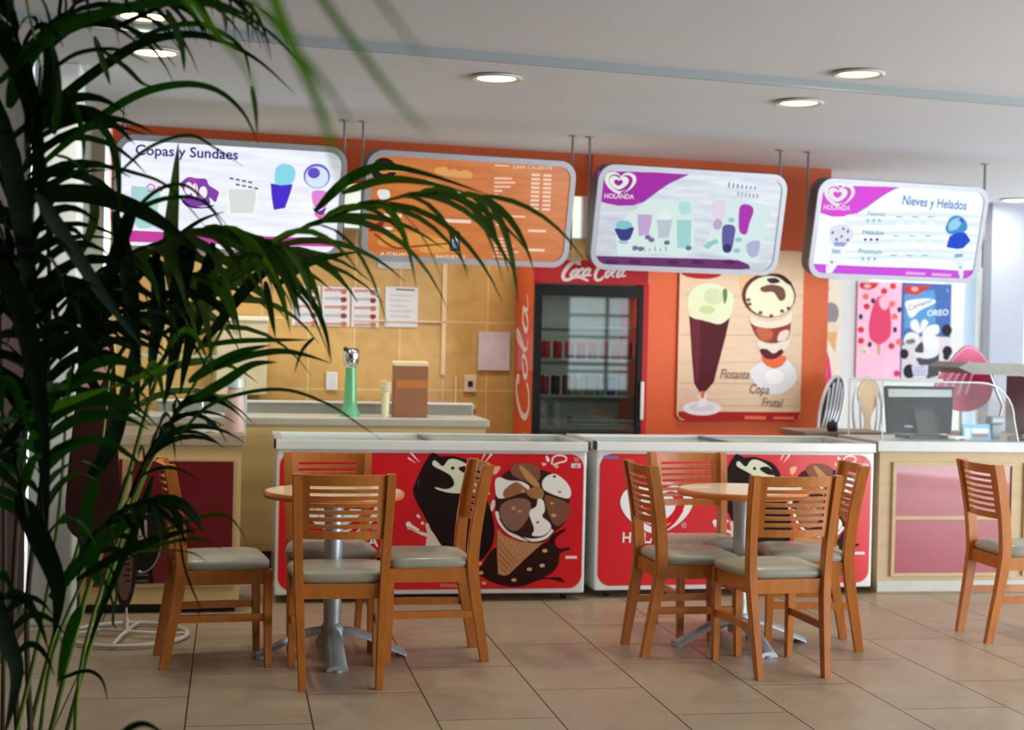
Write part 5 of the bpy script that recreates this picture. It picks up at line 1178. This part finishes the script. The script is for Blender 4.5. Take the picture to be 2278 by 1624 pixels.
# bistro chairs
def bistro(x, y, rz, label, splat, lean=0):
    t = thing('bistro_chair', label, 'chair', (x, y, 0), rz, 'wire-back bistro chairs behind the right freezer')
    hoop = [(-.085, 0, .86), (-.10, .01, .98), (-.095, .02, 1.10), (-.06, .03, 1.20), (0, .035, 1.235), (.06, .03, 1.20), (.095, .02, 1.10), (.10, .01, .98), (.085, 0, .86)]
    hoop = [(p[0] + (p[2] - .86) * lean, p[1], p[2]) for p in hoop]
    g = G(); g.tube(smooth_open(hoop, 4), .012, 8); g.build('back_frame', mat('pale_steel', (206, 212, 216), .3, .4), t, True)
    for k in range(5):
        xx = -.06 + k * .03; tz = 1.225 - abs(xx) * 1.2
        if splat and abs(xx) < .05: continue
        g = G(); g.tube(smooth_open([(xx * .8, 0, .86), (xx + .14 * lean, -.01, 1.0), (xx + (tz - .86) * lean, .02, tz)], 3), .0075, 6); g.build('spindle', mat('pale_steel', (206, 212, 216), .3, .4), t, True)
    if splat:
        g = G(); g.prism(smooth2([(-.025, .86), (-.022, .96), (-.07, 1.08), (-.072, 1.16), (-.03, 1.215), (.03, 1.215), (.072, 1.16), (.07, 1.08), (.022, .96), (.025, .86)]), 0, .012, lambda u, v, q: (u, q + .01, v)); g.build('splat', mat('blond_wood', (232, 200, 160), .4), t)
    if lean:
        g = G(); g.prism([(p[0] * .92 + .001, p[2] - .004) for p in smooth_open(hoop, 3)], .03, .036, lambda u, v, q: (u, q, v)); g.build('gap_shade_sheet', mat('dark_brown_seat_and_shade', (70, 52, 44), .5), t)  # added dark sheet standing in for shade between the spindles
    g = G(); g.lathe([(0, .80), (.15, .80), (.17, .815), (.17, .84), (.15, .86), (0, .862)], 24, (0, -.15, 0)); g.build('seat', mat('dark_brown_seat_and_shade', (70, 52, 44), .5), t, True)
    for sx in (-1, 1):
        for sy in (-1, 1): g = G(); g.tube([(sx * .10, -.15 + sy * .10, .80), (sx * .17, -.15 + sy * .17, 0)], .012, 8); g.build('leg', mat('pale_steel', (206, 212, 216), .3, .4), t, True)
    g = G(); n = 20; g.tube([(.145 * math.cos(2 * math.pi * k / n), -.15 + .145 * math.sin(2 * math.pi * k / n), .35) for k in range(n + 1)], .008, 6); g.build('foot_ring', M_chrome, t, True)
bistro(4.19, 10.32, .35, 'wire-back bistro chair with dark shaded gaps in its back at the orange wall edge', False, .32)
bistro(4.33, 9.93, -.1, 'bistro chair with pale wooden splat next to the register screen', True)
# ================================================================== TABLES
def table(x, y, rz, label):
    t = thing('cafe_table', label, 'table', (x, y, 0), rz, 'round pedestal cafe tables')
    R = .315
    g = G(); g.lathe([(0, .722), (R - .012, .722), (R - .012, .750), (0, .750)], 56); g.build('table_top', M_top, t, True)
    g = G(); g.lathe([(R - .014, .720), (R - .003, .721), (R, .728), (R, .742), (R - .006, .7495), (R - .014, .7505)], 56); g.build('edge_band', M_edge, t, True, label='orange wooden edge band')
    g = G(); g.lathe([(0, .715), (.13, .715), (.13, .722), (0, .722)], 24); g.build('mounting_plate', M_alu, t)
    g = G(); g.lathe([(.038, .12), (.041, .30), (.041, .60), (.046, .70), (.052, .716)], 32); g.build('column', M_alu, t, True)
    g = G(); g.lathe([(0, .06), (.055, .06), (.060, .09), (.055, .13), (.038, .155)], 32); g.build('hub', M_alu, t, True)
    prof = [(.03, .125), (.10, .118), (.19, .085), (.27, .045), (.335, .018)]
    for k in range(4):
        g = G(); g.T = Matrix.Rotation(k * math.pi / 2, 4, 'Z'); P = smooth_open(prof, 4); m = len(P); secs = []
        for i, (d, z) in enumerate(P):
            w = .037 + .012 * (i / (m - 1)) ** 1.5; th = .022 - .006 * i / (m - 1)
            secs.append([g.v((w * a, -d, z + b * th)) for a, b in ((-1, -.9), (-.8, 0), (-.35, .55), (.35, .55), (.8, 0), (1, -.9), (.6, -1), (-.6, -1))])
        for a, b in zip(secs, secs[1:]):
            for q in range(8): g.bm.faces.new((a[q], a[(q + 1) % 8], b[(q + 1) % 8], b[q]))
        g.bm.faces.new(secs[0]); g.bm.faces.new(secs[-1][::-1]); ft = g.build('foot', M_alu, t, True)
        g = G(); g.T = Matrix.Rotation(k * math.pi / 2, 4, 'Z'); g.lathe([(0, 0), (.026, 0), (.026, .008), (.016, .012), (0, .012)], 16, (0, -.318, 0)); g.build('glide', mat('grey_glide', (150, 158, 162), .4), ft)
    return t
table(.466, 6.895, math.radians(1), 'round cream-topped cafe table on the left, among four chairs')
table(2.435, 7.035, math.radians(5), 'round cream-topped cafe table on the right, among four chairs')

# ================================================================== CHAIRS
def rail(pts, hw, hd, g, taper=None):
    """square bar through pts: half width hw (x), half depth hd (y)"""
    rings = []
    for i, p in enumerate(pts):
        k = 1 if taper is None else taper[i]
        rings.append([g.v((p[0] + a * hw * k, p[1] + b * hd * k, p[2])) for a, b in ((-1, -1), (1, -1), (1, 1), (-1, 1))])
    for a, b in zip(rings, rings[1:]):
        for q in range(4): g.bm.faces.new((a[q], a[(q + 1) % 4], b[(q + 1) % 4], b[q]))
    g.bm.faces.new(rings[0][::-1]); g.bm.faces.new(rings[-1])
def soften(g, w=.003):
    bmesh.ops.recalc_face_normals(g.bm, faces=g.bm.faces[:])
    bmesh.ops.bevel(g.bm, geom=[e for e in g.bm.edges if len(e.link_faces) == 2 and e.calc_face_angle(0) > .5], offset=w, segments=2, affect='EDGES')
def make_chair():
    t = thing('dining_chair', '', 'chair')
    H = .883
    # posts: rear leg and back stile in one curved piece each
    prof = [(.0, -.238, .158), (.12, -.218, .163), (.28, -.190, .170), (.40, -.174, .176), (.47, -.172, .179), (.60, -.182, .184), (.74, -.203, .190), (H, -.232, .194)]
    PP = smooth_open([(z, y, x) for z, y, x in prof], 3)
    for s in (-1, 1):
        g = G(); rail([(s * (p[2] - .002), p[1], p[0]) for p in PP], (.0185), .025, g, [(.82 + .22 * min(1, p[0] / .35)) for p in PP]); soften(g)
        o = g.build('rear_leg', M_wood, t, True)
        g = G(); g.lathe([(0, 0), (.011, 0), (.011, .006), (0, .006)], 12, (s * .158, -.238, -.004)); g.build('glide', M_enamel, o)
    for s in (-1, 1):
        g = G(); rail([(s * .183, .205, 0), (s * .183, .200, .20), (s * .183, .198, .425)], .019, .019, g, [.78, .95, 1]); soften(g); o = g.build('front_leg', M_wood, t, True)
        g = G(); g.lathe([(0, 0), (.012, 0), (.012, .006), (0, .006)], 12, (s * .183, .205, -.004)); g.build('glide', M_enamel, o)
    # apron rails
    for nm, a in (('front_apron', (-.165, .190, .362, .165, .208, .428)), ('rear_apron', (-.165, -.182, .362, .165, -.160, .425))):
        g = G(); g.box(*a, .002); g.build(nm, M_wood, t)
    for s in (-1, 1):
        g = G(); P = [(-.160, .176), (.185, .183)]
        v = []
        for y, x in P: v.append([g.v((s * (x - .009), y, .362)), g.v((s * (x + .009), y, .362)), g.v((s * (x + .009), y, .427)), g.v((s * (x - .009), y, .427))])
        for q in range(4): g.bm.faces.new((v[0][q], v[0][(q + 1) % 4], v[1][(q + 1) % 4], v[1][q]))
        g.bm.faces.new(v[0]); g.bm.faces.new(v[1][::-1]); g.build('side_apron', M_wood, t)
        g = G(); rail([(s * .170, -.200, .212), (s * .183, .190, .212)], .010, .001, g)
        g.bm.clear()
        v = []
        for y, x in ((-.195, .169), (.190, .183)): v.append([g.v((s * x - .010, y, .20)), g.v((s * x + .010, y, .20)), g.v((s * x + .010, y, .232)), g.v((s * x - .010, y, .232))])
        for q in range(4): g.bm.faces.new((v[0][q], v[0][(q + 1) % 4], v[1][(q + 1) % 4], v[1][q]))
        g.bm.faces.new(v[0]); g.bm.faces.new(v[1][::-1]); g.build('stretcher', M_wood, t)
    # back panel with seven slots
    def by(z): # y of post centre at z
        for (z0, y0, x0), (z1, y1, x1) in zip(prof, prof[1:]):
            if z0 <= z <= z1: return y0 + (y1 - y0) * (z - z0) / (z1 - z0)
        return y1
    g = G(); zb, zt = .612, H - .004; slots = [(.6435 + k * .0295, .6435 + k * .0295 + .0135) for k in range(7)]
    zs = sorted(set([zb, zt] + [q for s_ in slots for q in s_])); xw = .182; sl = .138
    xs = [-xw, -.160, -sl, -.09, -.045, 0, .045, .09, sl, .160, xw]
    def pt(x, z, f): return (x * (1 + (z - .6) * .05), by(z) - .030 * (1 - (x / xw) ** 2) + f, z)
    def slot(i, k): zc = (zs[k] + zs[k + 1]) / 2; xc = (xs[i] + xs[i + 1]) / 2; return abs(xc) < sl and any(a < zc < b for a, b in slots)
    va = {}
    def vv(i, k, f):
        if (i, k, f) not in va: va[(i, k, f)] = g.v(pt(xs[i], zs[k], .008 if f else -.008))
        return va[(i, k, f)]
    nx, nz = len(xs) - 1, len(zs) - 1
    for i in range(nx):
        for k in range(nz):
            if slot(i, k): continue
            g.bm.faces.new((vv(i, k, 0), vv(i + 1, k, 0), vv(i + 1, k + 1, 0), vv(i, k + 1, 0))); g.bm.faces.new((vv(i, k, 1), vv(i, k + 1, 1), vv(i + 1, k + 1, 1), vv(i + 1, k, 1)))
            for (ii, kk, a, b) in ((i - 1, k, (i, k), (i, k + 1)), (i + 1, k, (i + 1, k), (i + 1, k + 1)), (i, k - 1, (i, k), (i + 1, k)), (i, k + 1, (i, k + 1), (i + 1, k + 1))):
                if not (0 <= ii < nx and 0 <= kk < nz) or slot(ii, kk): g.bm.faces.new((vv(*a, 0), vv(*b, 0), vv(*b, 1), vv(*a, 1)))
    g.build('back_panel', M_wood, t, True)
    # seat cushion
    g = G(); rings = []
    for sc, z in ((.95, .424), (1.0, .432), (1.02, .446), (1.0, .460), (.93, .470), (.75, .478), (.45, .482), (.0, .484)):
        ring = []
        for k in range(40):
            a = 2 * math.pi * k / 40; cx_, sx_ = math.cos(a), math.sin(a); e = .28
            u = math.copysign(abs(cx_) ** e, cx_); v_ = math.copysign(abs(sx_) ** e, sx_)
            wv = .200 + .014 * v_
            ring.append((u * wv * sc, v_ * .192 * sc + .018, z))
        rings.append([g.v(p) for p in ring] if sc > 0 else [g.v((0, .018, z))])
    for a, b in zip(rings, rings[1:]):
        for k in range(40):
            if len(b) == 1: g.bm.faces.new((a[k], a[(k + 1) % 40], b[0]))
            else: g.bm.faces.new((a[k], a[(k + 1) % 40], b[(k + 1) % 40], b[k]))
    g.bm.faces.new(rings[0][::-1]); g.build('seat_cushion', M_vinyl, t, True)
    return t
chair0 = make_chair(); first = True
for x, y, deg, lab in ((.462, 6.475, 0, 'wooden slotted-back chair nearest the camera at the left table, back towards us'),
                       (-.047, 6.865, -83, 'wooden chair left of the left table, seen in profile behind palm leaves'),
                       (.90, 6.90, 91, 'wooden chair right of the left table, in profile before the ice cream cone picture'),
                       (.466, 7.18, 180, 'wooden chair on the far side of the left table, against the left freezer'),
                       (2.40, 6.51, 4, 'wooden slotted-back chair nearest the camera at the right table, back towards us'),
                       (2.12, 6.93, -88, 'wooden chair left of the right table, turned towards it before the red heart logo'),
                       (2.745, 7.01, 81, 'wooden chair right of the right table, close to the freezer corner'),
                       (2.34, 7.37, 184, 'wooden chair on the far side of the right table, against the right freezer'),
                       (3.935, 7.115, -91, 'lone wooden chair at the right edge in front of the raspberry panels')):
    c = chair0 if first else copy_tree(chair0); first = False
    c.location = (x, y, 0); c.rotation_euler = (0, 0, math.radians(deg)); c['label'] = lab; c['group'] = 'wooden dining chairs with grey seats'

# ================================================================== ICE CREAM STANDEE
t = thing('ice_cream_standee', 'white wire-based advertising standee shaped like a dark ice cream bar, behind the palm', 'advertising stand', (-.467, 7.40, 0))
M_wire = mat('white_wire', (216, 214, 206), .35, .1)
g = G(); n = 48; g.tube([(.285 * math.cos(2 * math.pi * k / n), .285 * math.sin(2 * math.pi * k / n), .016) for k in range(n + 1)], .010, 8)
g.build('ring_base', M_wire, t, True)
for sx in (-1, 1): g = G(); g.tube([(sx * .28, -.02, .02), (sx * .12, -.05 * sx, .03), (0, 0, .03)], .008, 8); g.build('spoke', M_wire, t, True)
for sy in (-1, 1): g = G(); g.tube([(.04 * sy, sy * .27, .02), (.02 * sy, sy * .13, .03), (0, 0, .03)], .008, 8); g.build('spoke', M_wire, t, True)
g = G(); g.tube([(0, 0, .02), (0, 0, .09)], .013, 10); g.tube([(0, 0, .09), (0, 0, .16)], .006, 8); g.build('post', M_wire, t, True)
xz = lambda L, dx=.467: [(a + dx, b) for a, b in L]
f = lambda u, v, q: (u, q, v)
g = G(); g.prism(xz(smooth2([(-.545, .54), (-.53, .28), (-.495, .155), (-.455, .155), (-.425, .28), (-.43, .50), (-.48, .56)])), -.012, .012, f); g.build('stick_outline', mat('charcoal_board', (44, 38, 36), .4), t)
g = G(); g.prism(xz(smooth2([(-.528, .54), (-.515, .29), (-.49, .19), (-.462, .19), (-.442, .29), (-.446, .50), (-.48, .55)])), -.016, -.012, f); q = g.build('stick_face', mat('rose_brown_board', (128, 92, 78), .5), t)
add_art(q, [('l', (70, 48, 42), [(-.006 - .012 * (k % 2), .27 + k * .026), (.018 - .006 * (k % 2), .272 + k * .026)], .010, .010, 0) for k in range(7)], lambda a, b, z: (a, -.016 - z, b))
BAR = [(-.74, .52), (-.745, .75), (-.72, 1.05), (-.70, 1.28), (-.655, 1.40), (-.58, 1.42), (-.545, 1.37), (-.53, 1.15), (-.515, .85), (-.50, .52), (-.60, .44)]
g = G(); g.prism(xz(smooth2(BAR)), -.010, .02, f); g.build('ice_cream_shape', mat('chocolate_board', (52, 24, 20), .3, coat=.3, noise=.2), t)
g = G(); g.prism(xz(smooth2([(-.70, 1.20), (-.695, 1.29), (-.65, 1.375), (-.585, 1.385), (-.56, 1.33), (-.58, 1.24), (-.62, 1.17), (-.64, 1.25), (-.66, 1.16)])), -.014, -.010, f); g.build('bitten_top', mat('pale_pink_board', (204, 166, 148), .5), t)
SG = bpy.data.objects.new('round_sign', None); COL.objects.link(SG); SG.parent = t; SG.location = (.062, .03, 0); t2 = SG
g = G(); g.tube([(.02, .01, .40), (.062, .03, .44)], .008, 6); g.build('bracket', M_wire, t)
E_ = lambda rx, rz, cz: [(rx * math.cos(a * math.pi / 16), cz + rz * math.sin(a * math.pi / 16)) for a in range(32)]
g = G(); g.prism(E_(.092, .165, .47), .0, .02, f); g.prism([(-.055, .25), (.06, .25), (.05, .34), (-.045, .34)], .002, .018, f); g.build('sign_board', M_black, t2)
g = G(); P = E_(.092, .165, .47); g.tube([(u, 0, v) for u, v in P] + [(P[0][0], 0, P[0][1])], .0065, 8); g.build('rim', M_chrome, t2, True)
g = G()
for k in range(3): g.prism([(-.048 + k * .030, .60 - k * .012), (-.036 + k * .030, .61 - k * .012), (-.022 + k * .024, .47), (-.038 + k * .024, .47)], -.004, 0, f)
g.prism([(-.04, .475), (.03, .475), (.02, .41), (-.03, .41)], -.004, 0, f); g.build('fork_picture', mat('pale_print', (196, 172, 150), .5), t2)
g = G()
for k in range(2): g.prism([(-.035, .285 - k * .028), (.035, .287 - k * .028), (.035, .297 - k * .028), (-.035, .295 - k * .028)], -.003, 0.002, f)
g.build('caption_bars', mat('grey_print', (120, 104, 100), .5), t2)

# ================================================================== PALM
PX, PY = -.45, 4.15
palm = thing('potted_palm', 'tall green areca palm in the left foreground, leaves arching to the right', 'plant', (PX, PY, 0))
def leafmat(name, c):
    m = mat(name, c, .6, noise=.35, scale=3, stretch=(2, 2, 6), spec=.10); nt = m.node_tree; b = nt.nodes['Principled BSDF']
    tr = nt.nodes.new('ShaderNodeBsdfTranslucent'); tr.inputs[0].default_value = (*lin((c[0] * 2.2, min(255, c[1] * 2.6), c[2])), 1)
    mx = nt.nodes.new('ShaderNodeMixShader'); mx.inputs[0].default_value = .13; out = nt.nodes['Material Output']
    nt.links.new(b.outputs[0], mx.inputs[1]); nt.links.new(tr.outputs[0], mx.inputs[2]); nt.links.new(mx.outputs[0], out.inputs[0]); return m
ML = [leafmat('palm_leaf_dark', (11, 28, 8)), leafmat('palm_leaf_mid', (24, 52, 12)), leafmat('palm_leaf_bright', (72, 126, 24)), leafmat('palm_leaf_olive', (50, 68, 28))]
MC = mat('palm_cane', (96, 122, 42), .45, noise=.3, scale=6, stretch=(1, 1, 3)); MCd = mat('palm_cane_brown', (70, 58, 34), .6, noise=.3, scale=8)
off = Vector((PX, PY, 0))
def ribbon(g, pts, w, roll=0., fold=.22, prof=None, nrm=None):
    """pointed leaf blade with a V fold"""
    P = [Vector(p) for p in pts]; m = len(P); rows = []
    for i, p in enumerate(P):
        t_ = (P[min(i + 1, m - 1)] - P[max(i - 1, 0)]).normalized(); s = i / (m - 1)
        up = Vector(nrm) if nrm else Vector((math.sin(roll), -math.cos(roll), .25))
        sd = t_.cross(up);
        if sd.length < 1e-4: sd = Vector((1, 0, 0))
        sd.normalize(); nn = sd.cross(t_)
        k = (prof(s) if prof else min(1, .35 + s * 4) * (1 - max(0, (s - .35) / .65) ** 1.6)); ww = max(w * k, .0012) / 2
        rows.append((g.v(p - sd * ww + nn * ww * fold), g.v(p), g.v(p + sd * ww + nn * ww * fold)))
    for a, b in zip(rows, rows[1:]):
        g.bm.faces.new((a[0], a[1], b[1], b[0])); g.bm.faces.new((a[1], a[2], b[2], b[1]))
rnd = random.Random(5)
for i, (p, w) in enumerate(D['blades']):
    g = G(); pts = [Vector(q) - off for q in smooth_open(p, 5)]; ribbon(g, pts, w, rnd.uniform(-.5, .5))
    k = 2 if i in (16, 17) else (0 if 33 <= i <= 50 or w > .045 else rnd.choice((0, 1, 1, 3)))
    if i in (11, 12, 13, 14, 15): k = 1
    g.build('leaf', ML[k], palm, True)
for p, w in D['near']:
    g = G(); ribbon(g, [Vector(q) - off for q in smooth_open(p, 6)], w, rnd.uniform(-.3, .3), prof=lambda s: 1 - s ** 3 * .9); g.build('leaf', ML[2], palm, True)
for i, (p, w) in enumerate(D['canes']):
    q = [Vector(v) - off for v in smooth_open(p, 4)]; b = q[0]; base = Vector((b.x * .35, b.y * .5, .22))
    q = [base, (base + b) / 2 + Vector((0, 0, .02))] + q if b.z < 1 else q
    g = G(); g.tube(q, w / 2, 8, w / 4); g.build('stem', (MC if i not in (4, 8, 9) else MCd), palm, True)
for i, (p, L, n, w) in enumerate(D['fronds']):
    g = G(); q = [Vector(v) - off for v in smooth_open(p, 5)]; g.tube(q, .0065, 6, .002); m = len(q)
    for k in range(n * 2):
        s = .14 + .86 * (k // 2) / (n - 1); fi = s * (m - 1); a = min(int(fi), m - 2); pos = q[a].lerp(q[a + 1], fi - a); t_ = (q[a + 1] - q[a]).normalized()
        side = t_.cross(Vector((0, 0, 1)));
        if side.length < .15: side = Vector((1, 0, 0)) * .5 + Vector((0, 1, 0)) * .5
        side.normalize(); sg = 1 if k % 2 else -1
        d0 = (t_ * rnd.uniform(.75, 1.05) + side * sg * rnd.uniform(.35, .75) + Vector((0, 0, rnd.uniform(.0, .35)))).normalized()
        LL = L * (1 - .45 * abs(s - .45) * 1.3) * rnd.uniform(.8, 1.1); pp = [pos.copy()]; d = d0.copy(); c_ = pos.copy(); N = 8; droop = rnd.uniform(.16, .30)
        for z in range(N): d = (d + Vector((0, 0, -droop))).normalized(); c_ = c_ + d * LL / N; pp.append(c_.copy())
        ribbon(g, pp, w * rnd.uniform(.5, .85), rnd.uniform(-.9, .9))
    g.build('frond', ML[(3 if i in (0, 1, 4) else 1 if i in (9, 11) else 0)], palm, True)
g = G(); g.lathe([(0, 0), (.15, 0), (.16, .02), (.19, .22), (.205, .23), (.205, .25), (.18, .25), (.17, .21), (0, .20)], 32); g.build('pot', mat('terracotta_pot', (120, 70, 48), .7), palm, True)
g = G(); g.lathe([(0, .225), (.174, .22)], 24); g.build('soil', mat('potting_soil', (38, 28, 20), .95, noise=.4, scale=40, bump=.5), palm)
for o in S.objects:
    if o.data and o.type == 'MESH' and not o.data.materials: o.data.materials.append(M_white)
